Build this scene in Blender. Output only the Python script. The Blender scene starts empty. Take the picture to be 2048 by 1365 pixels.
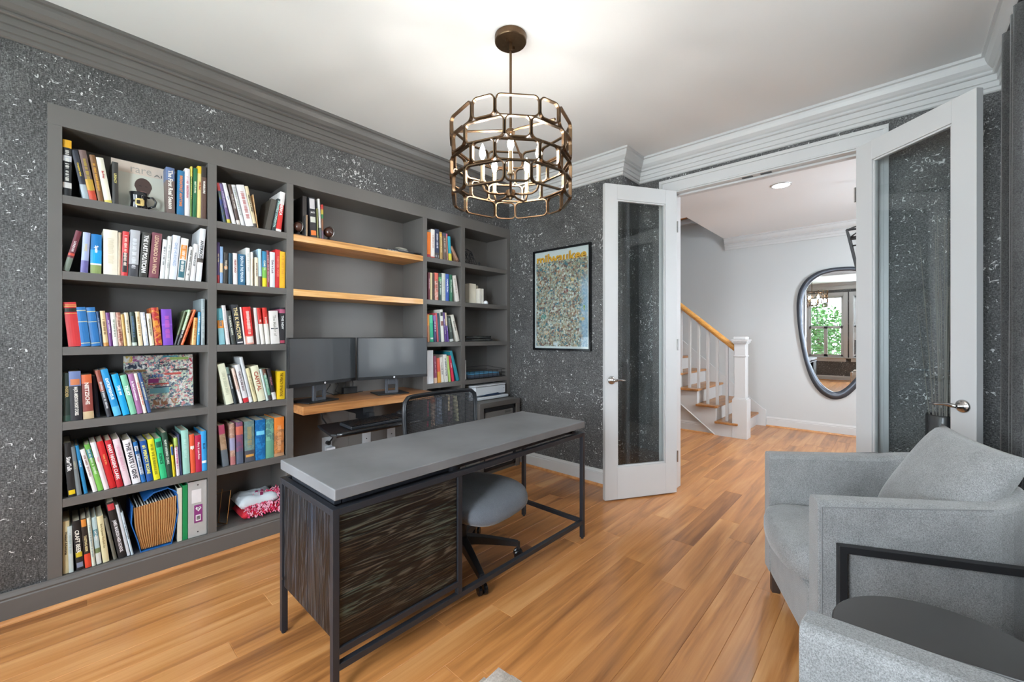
import bpy, bmesh, math, random
from mathutils import Vector, Matrix
random.seed(7)
R = math.radians
S = bpy.context.scene
C = S.collection
PI = math.pi

# ---------------------------------------------------------------- camera
cam = bpy.data.objects.new('camera', bpy.data.cameras.new('camera'))
C.objects.link(cam)
cam.data.sensor_width = 36.0
cam.data.lens = 834.0 / 2048 * 36
cam.data.shift_y = -10.1 / 2048
cam.data.clip_start = 0.03
cam.location = (0, 0, 1.27)
cam.rotation_euler = (R(90), 0, R(-47.5))
S.camera = cam

# ---------------------------------------------------------------- world, exposure
S.view_settings.view_transform = 'Standard'
S.view_settings.look = 'None'
S.view_settings.gamma = 1
S.view_settings.use_curve_mapping = False
S.view_settings.use_white_balance = True
S.view_settings.white_balance_temperature = 6080
S.view_settings.exposure = 0.5
cy = S.cycles
cy.use_denoising = True
cy.max_bounces = 7
cy.diffuse_bounces = 4
cy.glossy_bounces = 4
cy.transparent_max_bounces = 12
cy.caustics_reflective = False
cy.caustics_refractive = False
cy.sample_clamp_indirect = 6
w = bpy.data.worlds.new('sky')
w.use_nodes = True
S.world = w
w.node_tree.nodes['Background'].inputs[0].default_value = (0.93, 0.97, 1.0, 1)
w.node_tree.nodes['Background'].inputs[1].default_value = 8.5


def area(name, loc, rot, sx, sy, power, col=(1, 1, 1), portal=False):
    l = bpy.data.lights.new(name, 'AREA')
    l.shape = 'RECTANGLE'
    l.size, l.size_y = sx, sy
    l.energy = power
    l.color = col
    o = bpy.data.objects.new(name, l)
    o.location = loc
    o.rotation_euler = rot
    C.objects.link(o)
    if portal:
        l.cycles.is_portal = True
    return o


# daylight at the back wall pair and right wall; plus fill lamps at added windows
area('daylight_and_fill_back', (-1.63, 1.46, 1.54), (0, R(-90), 0), 1.76, 0.82, 10, (1, 1, 1), True)
area('daylight_and_fill_back', (-1.63, 0.43, 1.54), (0, R(-90), 0), 1.76, 0.82, 125, (0.97, 0.99, 1.0))
area('daylight_and_fill_back', (-1.63, 2.42, 1.54), (0, R(-90), 0), 1.76, 0.70, 30, (0.97, 0.99, 1.0))  # fill lamp outside the added third back window
area('daylight_right_window', (2.2, -0.60, 1.53), (R(90), 0, 0), 0.88, 1.64, 150, (1.0, 0.98, 0.955))
area('fill_light_foyer', (5.05, -1.73, 1.62), (R(90), 0, 0), 0.68, 1.42, 165, (0.98, 0.99, 1.0))  # fill lamp added to brighten the foyer

# ---------------------------------------------------------------- materials
def srgb(h):
    v = [int(h[i:i + 2], 16) / 255 for i in (0, 2, 4)]
    return tuple(c / 12.92 if c <= 0.04045 else ((c + 0.055) / 1.055) ** 2.4 for c in v) + (1,)


_M = {}


def new_mat(name):
    m = bpy.data.materials.new(name)
    m.use_nodes = True
    return m, m.node_tree.nodes, m.node_tree.links, m.node_tree.nodes['Principled BSDF']


def mat(name, col, rough=0.5, metal=0.0, spec=0.5, bump=0.0, bscale=200.0, var=0.0, vscale=8.0, emit=0.0, coat=0.0, sheen=0.0):
    key = name
    if key in _M:
        return _M[key]
    m, N, L, P = new_mat(name)
    c = srgb(col) if isinstance(col, str) else tuple(col) + (1,)
    P.inputs['Base Color'].default_value = c
    P.inputs['Roughness'].default_value = rough
    P.inputs['Metallic'].default_value = metal
    P.inputs['Specular IOR Level'].default_value = spec
    P.inputs['Coat Weight'].default_value = coat
    P.inputs['Sheen Weight'].default_value = sheen
    if emit:
        P.inputs['Emission Color'].default_value = c
        P.inputs['Emission Strength'].default_value = emit
    tc = N.new('ShaderNodeTexCoord')
    if var:
        n = N.new('ShaderNodeTexNoise')
        n.inputs['Scale'].default_value = vscale
        n.inputs['Detail'].default_value = 4
        L.new(tc.outputs['Object'], n.inputs['Vector'])
        mx = N.new('ShaderNodeMix')
        mx.data_type = 'RGBA'
        mx.inputs[6].default_value = tuple(max(0, x * (1 - var)) for x in c[:3]) + (1,)
        mx.inputs[7].default_value = tuple(min(1, x * (1 + var)) for x in c[:3]) + (1,)
        L.new(n.outputs['Fac'], mx.inputs[0])
        L.new(mx.outputs[2], P.inputs['Base Color'])
    if bump:
        n = N.new('ShaderNodeTexNoise')
        n.inputs['Scale'].default_value = bscale
        n.inputs['Detail'].default_value = 3
        L.new(tc.outputs['Object'], n.inputs['Vector'])
        b = N.new('ShaderNodeBump')
        b.inputs['Strength'].default_value = bump
        b.inputs['Distance'].default_value = 0.002
        L.new(n.outputs['Fac'], b.inputs['Height'])
        L.new(b.outputs['Normal'], P.inputs['Normal'])
    _M[key] = m
    return m


def ramp(N, stops):
    r = N.new('ShaderNodeValToRGB')
    e = r.color_ramp.elements
    e[0].position, e[0].color = stops[0][0], stops[0][1]
    e[1].position, e[1].color = stops[-1][0], stops[-1][1]
    for p, c in stops[1:-1]:
        q = e.new(p)
        q.color = c
    return r


def noise(N, L, vec, scale, detail=3, rough=0.5, dist=0.0):
    n = N.new('ShaderNodeTexNoise')
    n.inputs['Scale'].default_value = scale
    n.inputs['Detail'].default_value = detail
    n.inputs['Roughness'].default_value = rough
    n.inputs['Distortion'].default_value = dist
    L.new(vec, n.inputs['Vector'])
    return n


def mapping(N, L, scale, out=None, loc=(0, 0, 0)):
    tc = N.new('ShaderNodeTexCoord')
    mp = N.new('ShaderNodeMapping')
    mp.inputs['Scale'].default_value = scale
    mp.inputs['Location'].default_value = loc
    L.new(out or tc.outputs['Object'], mp.inputs['Vector'])
    return mp.outputs[0]


def mth(N, L, op, a, b=None, clamp=False):
    n = N.new('ShaderNodeMath')
    n.operation = op
    n.use_clamp = clamp
    for i, v in enumerate((a, b)):
        if v is None:
            continue
        if isinstance(v, (int, float)):
            n.inputs[i].default_value = v
        else:
            L.new(v, n.inputs[i])
    return n.outputs[0]


def mixc(N, L, fac, a, b):
    mx = N.new('ShaderNodeMix')
    mx.data_type = 'RGBA'
    for i, v in ((0, fac), (6, a), (7, b)):
        if isinstance(v, (tuple, list)):
            mx.inputs[i].default_value = v
        elif isinstance(v, (int, float)):
            mx.inputs[i].default_value = v
        else:
            L.new(v, mx.inputs[i])
    return mx.outputs[2]


def wallpaper():
    m, N, L, P = new_mat('cork_weave_wallpaper')
    v = mapping(N, L, (1, 1, 1))
    vh = mapping(N, L, (95, 95, 330))
    vv = mapping(N, L, (330, 330, 80))
    a = noise(N, L, vh, 1.0, 2, 0.6).outputs['Fac']
    b = noise(N, L, vv, 1.0, 2, 0.6).outputs['Fac']
    c = noise(N, L, v, 5.0, 4, 0.6).outputs['Fac']
    s = mth(N, L, 'ADD', mth(N, L, 'MULTIPLY', a, 0.6), mth(N, L, 'MULTIPLY', b, 0.4))
    s = mth(N, L, 'ADD', s, mth(N, L, 'MULTIPLY', mth(N, L, 'SUBTRACT', c, 0.5), 0.16))
    r = ramp(N, [(0.36, (0.016, 0.016, 0.016, 1)), (0.5, (0.074, 0.074, 0.074, 1)), (0.64, (0.21, 0.21, 0.21, 1))])
    L.new(s, r.inputs[0])
    # pale metallic flecks, clustered, some lying and some upright
    f1 = noise(N, L, mapping(N, L, (32, 32, 62)), 1.0, 2.5, 0.55, 1.0).outputs['Fac']
    f2 = noise(N, L, mapping(N, L, (62, 62, 34), loc=(3, 5, 1)), 1.0, 2.5, 0.55, 1.0).outputs['Fac']
    cl = noise(N, L, v, 3.2, 3, 0.6).outputs['Fac']
    k = mth(N, L, 'MULTIPLY', mth(N, L, 'SUBTRACT', cl, 0.5), 0.34)
    g1 = mth(N, L, 'MULTIPLY', mth(N, L, 'SUBTRACT', mth(N, L, 'ADD', f1, k), 0.680), 50, True)
    g2 = mth(N, L, 'MULTIPLY', mth(N, L, 'SUBTRACT', mth(N, L, 'ADD', f2, k), 0.680), 50, True)
    g = mth(N, L, 'MAXIMUM', g1, g2)
    col = mixc(N, L, g, r.outputs[0], (0.62, 0.62, 0.62, 1))
    L.new(col, P.inputs['Base Color'])
    P.inputs['Roughness'].default_value = 0.55
    P.inputs['Specular IOR Level'].default_value = 0.45
    bp = N.new('ShaderNodeBump')
    bp.inputs['Strength'].default_value = 0.35
    bp.inputs['Distance'].default_value = 0.002
    L.new(s, bp.inputs['Height'])
    L.new(bp.outputs[0], P.inputs['Normal'])
    return m


def wood(name, dark, mid, light, axis=0, rough=0.35, grain=1.0, streak=0.5, perobj=True, coat=0.0, bump=0.15, knots=True):
    m, N, L, P = new_mat(name)
    tc = N.new('ShaderNodeTexCoord')
    oi = N.new('ShaderNodeObjectInfo')
    add = N.new('ShaderNodeVectorMath')
    add.operation = 'MULTIPLY_ADD'
    add.inputs[1].default_value = (37, 53, 71) if perobj else (0, 0, 0)
    L.new(oi.outputs['Random'], add.inputs[0])
    L.new(tc.outputs['Object'], add.inputs[2])
    sc = [9 * grain, 9 * grain, 9 * grain]
    sc[axis] = 0.8 * grain
    v1 = mapping(N, L, sc, add.outputs[0])
    sc2 = [60 * grain] * 3
    sc2[axis] = 2.5 * grain
    v2 = mapping(N, L, sc2, add.outputs[0])
    a = noise(N, L, v1, 1.0, 4, 0.6, 1.2).outputs['Fac']
    b = noise(N, L, v2, 1.0, 3, 0.6, 0.3).outputs['Fac']
    s = mth(N, L, 'ADD', mth(N, L, 'MULTIPLY', a, 1 - streak * 0.5), mth(N, L, 'MULTIPLY', b, streak * 0.5))
    if perobj:
        s = mth(N, L, 'ADD', s, mth(N, L, 'MULTIPLY', mth(N, L, 'SUBTRACT', oi.outputs['Random'], 0.5), 0.16))
    r = ramp(N, [(0.30, srgb(dark)), (0.5, srgb(mid)), (0.68, srgb(light))])
    L.new(s, r.inputs[0])
    out = r.outputs[0]
    if knots:
        kv = mapping(N, L, tuple(3.5 if i != axis else 1.2 for i in range(3)), add.outputs[0])
        kn = noise(N, L, kv, 1.0, 2, 0.5).outputs['Fac']
        kf = mth(N, L, 'MULTIPLY', mth(N, L, 'SUBTRACT', kn, 0.60), 5, True)
        kf = mth(N, L, 'MULTIPLY', kf, mth(N, L, 'MULTIPLY', b, 1.1), True)
        out = mixc(N, L, kf, out, tuple(x * 0.35 for x in srgb(dark)[:3]) + (1,))
    L.new(out, P.inputs['Base Color'])
    P.inputs['Roughness'].default_value = rough
    P.inputs['Coat Weight'].default_value = coat
    P.inputs['Coat Roughness'].default_value = 0.15
    bp = N.new('ShaderNodeBump')
    bp.inputs['Strength'].default_value = bump
    bp.inputs['Distance'].default_value = 0.003
    L.new(b, bp.inputs['Height'])
    L.new(bp.outputs[0], P.inputs['Normal'])
    return m


def fabric(name, dark, light, scale=260.0, bump=0.5):
    m, N, L, P = new_mat(name)
    v = mapping(N, L, (1, 1, 1))
    a = noise(N, L, mapping(N, L, (1, 1, 2.2)), scale, 2, 0.7).outputs['Fac']
    b = noise(N, L, mapping(N, L, (2.2, 2.2, 1), loc=(4, 2, 7)), scale, 2, 0.7).outputs['Fac']
    c = noise(N, L, v, 14, 3, 0.6).outputs['Fac']
    s = mth(N, L, 'ADD', mth(N, L, 'MULTIPLY', mth(N, L, 'ADD', a, b), 0.5), mth(N, L, 'MULTIPLY', mth(N, L, 'SUBTRACT', c, 0.5), 0.15))
    r = ramp(N, [(0.36, srgb(dark)), (0.64, srgb(light))])
    L.new(s, r.inputs[0])
    L.new(r.outputs[0], P.inputs['Base Color'])
    P.inputs['Roughness'].default_value = 0.95
    P.inputs['Specular IOR Level'].default_value = 0.2
    P.inputs['Sheen Weight'].default_value = 0.25
    bp = N.new('ShaderNodeBump')
    bp.inputs['Strength'].default_value = bump
    bp.inputs['Distance'].default_value = 0.0015
    L.new(s, bp.inputs['Height'])
    L.new(bp.outputs[0], P.inputs['Normal'])
    return m


def pane_mat(name='thin_glass', tint=(0.93, 0.95, 0.95, 1)):
    if name in _M:
        return _M[name]
    m, N, L, P = new_mat(name)
    N.remove(P)
    out = N['Material Output']
    tr = N.new('ShaderNodeBsdfTransparent')
    tr.inputs[0].default_value = tint
    gl = N.new('ShaderNodeBsdfGlossy')
    gl.inputs['Roughness'].default_value = 0.0
    fr = N.new('ShaderNodeLayerWeight')
    fr.inputs[0].default_value = 0.5
    mx = N.new('ShaderNodeMixShader')
    f5 = mth(N, L, 'POWER', fr.outputs['Facing'], 5.0)
    L.new(mth(N, L, 'ADD', mth(N, L, 'MULTIPLY', f5, 0.9), 0.045, True), mx.inputs[0])
    L.new(tr.outputs[0], mx.inputs[1])
    L.new(gl.outputs[0], mx.inputs[2])
    L.new(mx.outputs[0], out.inputs[0])
    _M[name] = m
    return m


def print_mat(name, cols, scale, border=None, sky=None):
    """flat colourful print made of little cells"""
    m, N, L, P = new_mat(name)
    v = mapping(N, L, (1, 1, 1))
    vo = N.new('ShaderNodeTexVoronoi')
    vo.inputs['Scale'].default_value = scale
    L.new(v, vo.inputs['Vector'])
    sp = N.new('ShaderNodeSeparateColor')
    L.new(vo.outputs['Color'], sp.inputs[0])
    n = noise(N, L, v, scale * 1.6, 3, 0.7).outputs['Fac']
    big = noise(N, L, v, scale * 0.12, 2, 0.5).outputs['Fac']
    f = mth(N, L, 'ADD', mth(N, L, 'MULTIPLY', sp.outputs[0], 0.55), mth(N, L, 'MULTIPLY', mth(N, L, 'ADD', n, big), 0.25))
    k = len(cols)
    r = ramp(N, [(i / (k - 1), srgb(c)) for i, c in enumerate(cols)])
    r.color_ramp.interpolation = 'CONSTANT'
    L.new(f, r.inputs[0])
    out = r.outputs[0]
    if sky:
        out = sky(N, L, v, out)
    L.new(out, P.inputs['Base Color'])
    P.inputs['Roughness'].default_value = 0.45
    return m


M_paper = wallpaper()
M_cab = mat('charcoal_grey_paint', '65625f', 0.42, var=0.06, vscale=6, bump=0.05, bscale=60)
M_white = mat('white_trim_paint', 'c6c6c6', 0.35)
M_ceil = mat('white_ceiling_paint', 'e4e4e4', 0.9)
M_foyer = mat('pale_grey_wall_paint', 'c0c2c2', 0.75)
M_floor = wood('honey_oak_planks', '80502a', 'b97d45', 'd09a62', 0, 0.30, 0.8, 0.5, True, 0.25, 0.06)
M_shoe = wood('oak_shoe_moulding', '9a6236', 'c08550', 'd39c66', 0, 0.35, 1.0, 0.5, False, 0.1, 0.05, False)
M_tread = wood('oak_stair_tread', '7d5230', 'a8743f', 'bd8a54', 0, 0.35, 1.2, 0.5, True, 0.1, 0.05, False)
M_rail = wood('golden_oak_handrail', 'a86e30', 'cf9446', 'dfae66', 1, 0.35, 1.2, 0.5, False, 0.2, 0.05, False)
M_shelfwood = wood('live_edge_oak', 'a56d36', 'dba35c', 'edc387', 0, 0.4, 1.3, 0.6, True, 0.1, 0.1)
M_slabwood = wood('walnut_slab', '82522e', 'b07846', 'cc9862', 0, 0.3, 1.2, 0.6, True, 0.2, 0.1)
M_black = mat('black_plastic', '1c1d20', 0.4)
M_blackgloss = mat('black_gloss_plastic', '121316', 0.18)
M_steel = mat('blackened_steel', '33353b', 0.42, 0.4, bump=0.05, bscale=300)
M_bronze = mat('aged_bronze', (0.15, 0.095, 0.055), 0.36, 1.0, var=0.3, vscale=40)
M_chrome = mat('brushed_nickel', 'b8b6b4', 0.22, 1.0)
M_concrete = mat('grey_concrete', '747476', 0.5, var=0.55, vscale=3.0, bump=0.12, bscale=40)
M_fab = fabric('heather_grey_upholstery', '626262', '9a9a9a')
M_seatfab = fabric('slate_seat_fabric', '4c4f55', '70747b', 500, 0.2)
M_boucle = fabric('cream_boucle', 'cdbba8', 'fff2e4', 120, 1.0)
M_curtain = fabric('charcoal_curtain_linen', '222222', '4a4a4a', 160, 0.3)
M_pages = mat('page_edges', 'd8cfb8', 0.9, var=0.12, vscale=120)
M_whiteplastic = mat('white_plastic', 'e6e8ec', 0.35)
M_mirror = mat('mirror_silver', (0.92, 0.93, 0.94), 0.0, 1.0)
M_gold = mat('gold_wire', 'c79a5c', 0.3, 1.0)
M_glass = pane_mat()

# ---------------------------------------------------------------- geometry helpers
def bm_box(bm, x0, x1, y0, y1, z0, z1):
    v = [bm.verts.new(p) for p in ((x0, y0, z0), (x1, y0, z0), (x1, y1, z0), (x0, y1, z0), (x0, y0, z1), (x1, y0, z1), (x1, y1, z1), (x0, y1, z1))]
    for f in ((3, 2, 1, 0), (4, 5, 6, 7), (0, 1, 5, 4), (1, 2, 6, 5), (2, 3, 7, 6), (3, 0, 4, 7)):
        bm.faces.new([v[i] for i in f])
    return bm


def box(x0, x1, y0, y1, z0, z1, bev=0.0, seg=2):
    bm = bmesh.new()
    bm_box(bm, x0, x1, y0, y1, z0, z1)
    if bev:
        bmesh.ops.bevel(bm, geom=list(bm.edges), offset=bev, segments=seg, affect='EDGES', profile=0.5)
    return bm


def boxes(lst, bev=0.0):
    bm = bmesh.new()
    for b in lst:
        bm_box(bm, *b)
    if bev:
        bmesh.ops.bevel(bm, geom=list(bm.edges), offset=bev, segments=1, affect='EDGES')
    return bm


def bm_tube(bm, pts, r, n=8, closed=False, flat=None):
    """round tube along points; r a number or a list"""
    pts = [Vector(p) for p in pts]
    k = len(pts)
    rings = []
    up = Vector((0, 0, 1))
    prev = None
    for i, p in enumerate(pts):
        a = pts[(i - 1) % k] if (closed or i > 0) else p
        b = pts[(i + 1) % k] if (closed or i < k - 1) else p
        t = (b - a).normalized()
        if prev is None:
            s = t.cross(up)
            if s.length < 1e-4:
                s = t.cross(Vector((1, 0, 0)))
        else:
            s = prev - t * prev.dot(t)
        s.normalize()
        prev = s
        u = s.cross(t).normalized()
        rr = r[i] if isinstance(r, (list, tuple)) else r
        rings.append([bm.verts.new(p + (s * math.cos(2 * PI * j / n) + u * math.sin(2 * PI * j / n) * (flat or 1)) * rr) for j in range(n)])
    m = k if closed else k - 1
    for i in range(m):
        A, B = rings[i], rings[(i + 1) % k]
        for j in range(n):
            bm.faces.new((A[j], A[(j + 1) % n], B[(j + 1) % n], B[j]))
    if not closed:
        bm.faces.new(rings[0][::-1])
        bm.faces.new(rings[-1])
    return bm


def tube(pts, r, n=8, closed=False):
    return bm_tube(bmesh.new(), pts, r, n, closed)


def lathe(prof, n=24, cx=0, cy=0, bm=None, cap=True):
    """profile list of (radius, z)"""
    bm = bm or bmesh.new()
    rings = []
    for r, z in prof:
        if r < 1e-5:
            rings.append([bm.verts.new((cx, cy, z))])
        else:
            rings.append([bm.verts.new((cx + r * math.cos(2 * PI * j / n), cy + r * math.sin(2 * PI * j / n), z)) for j in range(n)])
    for A, B in zip(rings, rings[1:]):
        for j in range(n):
            a, b, c, d = A[j % len(A)], A[(j + 1) % len(A)], B[(j + 1) % len(B)], B[j % len(B)]
            f = []
            for q in (a, b, c, d):
                if q not in f:
                    f.append(q)
            if len(f) > 2:
                bm.faces.new(f)
    if cap and len(rings[0]) > 1:
        bm.faces.new(rings[0][::-1])
    if cap and len(rings[-1]) > 1:
        bm.faces.new(rings[-1])
    return bm


def prism(poly, lo, hi, axis='z'):
    """extrude a 2D polygon between lo and hi along an axis; poly in the other two coordinates"""
    bm = bmesh.new()
    def P(u, v, w):
        return (u, v, w) if axis == 'z' else ((w, u, v) if axis == 'x' else (u, w, v))
    A = [bm.verts.new(P(u, v, lo)) for u, v in poly]
    B = [bm.verts.new(P(u, v, hi)) for u, v in poly]
    bm.faces.new(A[::-1])
    bm.faces.new(B)
    k = len(poly)
    for i in range(k):
        bm.faces.new((A[i], A[(i + 1) % k], B[(i + 1) % k], B[i]))
    bmesh.ops.recalc_face_normals(bm, faces=list(bm.faces))
    return bm


def obj(name, bm, material, parent=None, smooth=False, local=False, kind=None, bevel=0.0, sub=0):
    me = bpy.data.meshes.new(name)
    if smooth:
        for f in bm.faces:
            f.smooth = True
    bm.to_mesh(me)
    bm.free()
    me.materials.append(material)
    o = bpy.data.objects.new(name, me)
    C.objects.link(o)
    if parent is not None:
        o.parent = parent
        if not local and parent.type == 'EMPTY':
            o.matrix_parent_inverse = parent.matrix_basis.inverted()
    if kind:
        o['kind'] = kind
    if bevel:
        md = o.modifiers.new('bevel', 'BEVEL')
        md.width = bevel
        md.segments = 2
        md.limit_method = 'ANGLE'
    if sub:
        md = o.modifiers.new('sub', 'SUBSURF')
        md.levels = md.render_levels = sub
    return o


def struct(name, bm, m, parent=None):
    return obj(name, bm, m, parent, kind='structure')


def tag(o, label, cat, group=None):
    o['label'] = label
    o['category'] = cat
    if group:
        o['group'] = group
    return o


def thing(name, label, cat, loc=(0, 0, 0), rotz=0.0, group=None):
    o = bpy.data.objects.new(name, None)
    o.empty_display_size = 0.05
    C.objects.link(o)
    o.location = loc
    o.rotation_euler = (0, 0, rotz)
    return tag(o, label, cat, group)


def dup(root, loc, rotz=None, label=None, group=None):
    def cp(o, par):
        c = o.copy()
        C.objects.link(c)
        if par is not None:
            c.parent = par
        for ch in list(o.children):
            cp(ch, c)
        return c
    r = cp(root, None)
    r.location = loc
    if rotz is not None:
        r.rotation_euler = (0, 0, rotz)
    if label:
        r['label'] = label
    if group:
        r['group'] = group
    return r


_T = {}


def text_mesh(s, off=0.0):
    """flat lettering, 1 unit wide box: returns verts, faces normalised to width 1 height 1"""
    if (s, off) in _T:
        return _T[(s, off)]
    cu = bpy.data.curves.new('lettering', 'FONT')
    cu.body = s
    cu.resolution_u = 2
    cu.offset = off
    o = bpy.data.objects.new('lettering', cu)
    C.objects.link(o)
    dg = bpy.context.evaluated_depsgraph_get()
    dg.update()
    me = bpy.data.meshes.new_from_object(o.evaluated_get(dg))
    vs = [v.co.copy() for v in me.vertices]
    fs = [tuple(p.vertices) for p in me.polygons]
    bpy.data.objects.remove(o)
    bpy.data.meshes.remove(me)
    x0, x1 = min(v.x for v in vs), max(v.x for v in vs)
    y0, y1 = min(v.y for v in vs), max(v.y for v in vs)
    vs = [((v.x - x0) / (x1 - x0), (v.y - y0) / (y1 - y0)) for v in vs]
    _T[(s, off)] = (vs, fs, (x1 - x0) / max(y1 - y0, 1e-6))
    return _T[(s, off)]


def text_bm(s, O, U, V, off=0.0):
    """lettering spanning the parallelogram O, O+U, O+V"""
    vs, fs, _ = text_mesh(s, off)
    O, U, V = Vector(O), Vector(U), Vector(V)
    bm = bmesh.new()
    bv = [bm.verts.new(O + U * x + V * y) for x, y in vs]
    for f in fs:
        try:
            bm.faces.new([bv[i] for i in f])
        except ValueError:
            pass
    return bm


def wall(name, axis, lo, hi, u0, u1, z0, z1, holes, m):
    """a wall slab with rectangular openings; axis is the thin axis, holes = (u0,u1,z0,z1)"""
    us = sorted({u0, u1, *[h[0] for h in holes], *[h[1] for h in holes]})
    zs = sorted({z0, z1, *[h[2] for h in holes], *[h[3] for h in holes]})
    L_ = []
    for a, b in zip(us, us[1:]):
        cols = []
        for c, d in zip(zs, zs[1:]):
            mu, mz = (a + b) / 2, (c + d) / 2
            if any(h[0] < mu < h[1] and h[2] < mz < h[3] for h in holes):
                continue
            if cols and abs(cols[-1][1] - c) < 1e-6:
                cols[-1][1] = d
            else:
                cols.append([c, d])
        for c, d in cols:
            L_.append((a, b, lo, hi, c, d) if axis == 'y' else (lo, hi, a, b, c, d))
    return struct(name, boxes(L_), m)


def moulding(P0, P1, prev, nxt, prof):
    """profile (out, z) swept P0->P1 with mitred ends; interior on the left"""
    def nrm(a, b):
        d = (Vector(b) - Vector(a)).normalized()
        return Vector((-d.y, d.x))
    n = nrm(P0, P1)
    def miter(a, n1, n2):
        return (n1 + n2) / (1 + n1.dot(n2))
    m0 = miter(P0, nrm(prev, P0), n) if prev else n
    m1 = miter(P1, n, nrm(P1, nxt)) if nxt else n
    bm = bmesh.new()
    A = [bm.verts.new((P0[0] + m0.x * o, P0[1] + m0.y * o, z)) for o, z in prof]
    B = [bm.verts.new((P1[0] + m1.x * o, P1[1] + m1.y * o, z)) for o, z in prof]
    k = len(prof)
    for i in range(k):
        bm.faces.new((A[i], A[(i + 1) % k], B[(i + 1) % k], B[i]))
    bm.faces.new(A[::-1])
    bm.faces.new(B)
    bmesh.ops.recalc_face_normals(bm, faces=list(bm.faces))
    return bm

# ================================================================ room shell
ZC = 2.78
XB, XP, XD = -1.5, 3.13, 3.43
YL, YR, YJ = 2.905, -0.436, 1.643
FX0, FX1, FY0, FY1, FZ = 3.56, 6.78, -1.6, 3.6, 2.72

wall('wall_left', 'y', YL, 3.30, XB - 0.15, XP + 0.3, 0, ZC + 0.02, [(-0.028, XP - 0.002, 0.0, 2.353)], M_paper)
wall('wall_front', 'x', XD, XD + 0.12, YR - 0.15, YL, 0, ZC + 0.02, [(0.125, 1.35, 0, 2.46)], M_paper)
struct('wall_front', box(XP, XD, YJ, YL, 0, ZC + 0.02), M_paper)
wall('wall_right', 'y', YR - 0.15, YR, XB - 0.15, XD, 0, ZC + 0.02, [(1.75, 2.65, 0.70, 2.36)], M_paper)
wall('wall_back', 'x', XB - 0.12, XB, YR, YL, 0, ZC + 0.02, [(1.05, 1.87, 0.66, 2.42), (0.02, 0.84, 0.66, 2.42), (2.07, 2.77, 0.66, 2.42)], M_paper)
struct('ceiling', box(XB - 0.15, XD + 0.12, YR - 0.15, 3.30, ZC, ZC + 0.1), M_ceil)
# foyer shell
wall('wall_foyer_front', 'x', XD + 0.12, XD + 0.132, FY0, FY1, 0, FZ, [(0.125, 1.35, 0, 2.46)], M_foyer)
struct('wall_foyer_back', box(FX1, FX1 + 0.12, FY0, FY1 + 0.1, 0, 5.0), M_foyer)
struct('wall_foyer_left', boxes([(FX0, FX1, FY1, FY1 + 0.12, 0, 5.0)]), M_foyer)
wall('wall_foyer_right', 'y', FY0 - 0.12, FY0, FX0 - 0.2, FX1 + 0.12, 0, FZ, [(4.7, 5.4, 0.9, 2.35)], M_foyer)
struct('ceiling', boxes([(FX0 - 0.02, 5.2, FY0, FY1, FZ, FZ + 0.28), (5.2, FX1, FY0, 1.87, FZ, FZ + 0.28)]), M_ceil)
struct('ceiling', boxes([(5.0, FX1 + 0.1, 1.6, FY1 + 0.1, 4.9, 5.0)]), M_ceil)
struct('wall_upper_landing', boxes([(4.95, 5.05, 1.2, FY1, 3.0, 5.0), (5.05, FX1, 1.2, 1.3, 3.0, 5.0)]), M_foyer)
struct('trim_1', boxes([(6.70, FX1, 2.15, FY1, 3.035, 3.11)]), M_white)
struct('trim_2', boxes([(6.665, FX1, 2.15, FY1, 3.11, 3.14)]), M_tread)

# floor: subfloor slab with every plank laid on it
fl = struct('floor', boxes([(XB - 0.15, FX1, FY0, FY1, -0.12, -0.02)]), M_shoe)
PW = 0.127


def plank(x0, x1, y0, y1):
    bm = bmesh.new()
    c = 0.0016
    lo = [(x0, y0), (x1, y0), (x1, y1), (x0, y1)]
    hi = [(x0 + c, y0 + c), (x1 - c, y0 + c), (x1 - c, y1 - c), (x0 + c, y1 - c)]
    A = [bm.verts.new((x, y, -0.02)) for x, y in lo]
    B = [bm.verts.new((x, y, -c)) for x, y in lo]
    D = [bm.verts.new((x, y, 0)) for x, y in hi]
    for P_, Q in ((A, B), (B, D)):
        for i in range(4):
            bm.faces.new((P_[i], P_[(i + 1) % 4], Q[(i + 1) % 4], Q[i]))
    bm.faces.new(D)
    return bm


rl = random.Random(11)
y = 2.545 + PW * 3
rows_ = []
while y > FY0:
    rows_.append(y)
    y -= PW
rows_ = [2.545 + PW * i for i in range(9, 3, -1)] + rows_
for y1 in rows_:
    y0 = y1 - PW
    if y0 > FY1 - 0.02:
        continue
    spans = []
    if y0 > YL + 0.02:
        spans.append((1.0, 3.13) if y0 < 3.19 else None)
    elif y1 > YR + 0.02:
        spans.append((XB, XP if y0 > YJ else XD))
    fx = XD if (y0 < 1.335 and y1 > 0.14) else FX0
    spans.append((fx, FX1))
    if len(spans) == 2 and spans[0] and spans[0][1] == spans[1][0]:
        spans = [(spans[0][0], FX1)]
    for sp in spans:
        if not sp:
            continue
        x = sp[0]
        first = True
        while x < sp[1] - 0.01:
            ln = rl.uniform(0.35, 1.3) if first else rl.uniform(0.8, 1.9)
            first = False
            xe = x + ln
            if sp[1] - xe < 0.3:
                xe = sp[1]
            obj('plank', plank(x, xe, max(y0, FY0), min(y1, FY1)), M_floor, fl)
            x = xe

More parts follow.
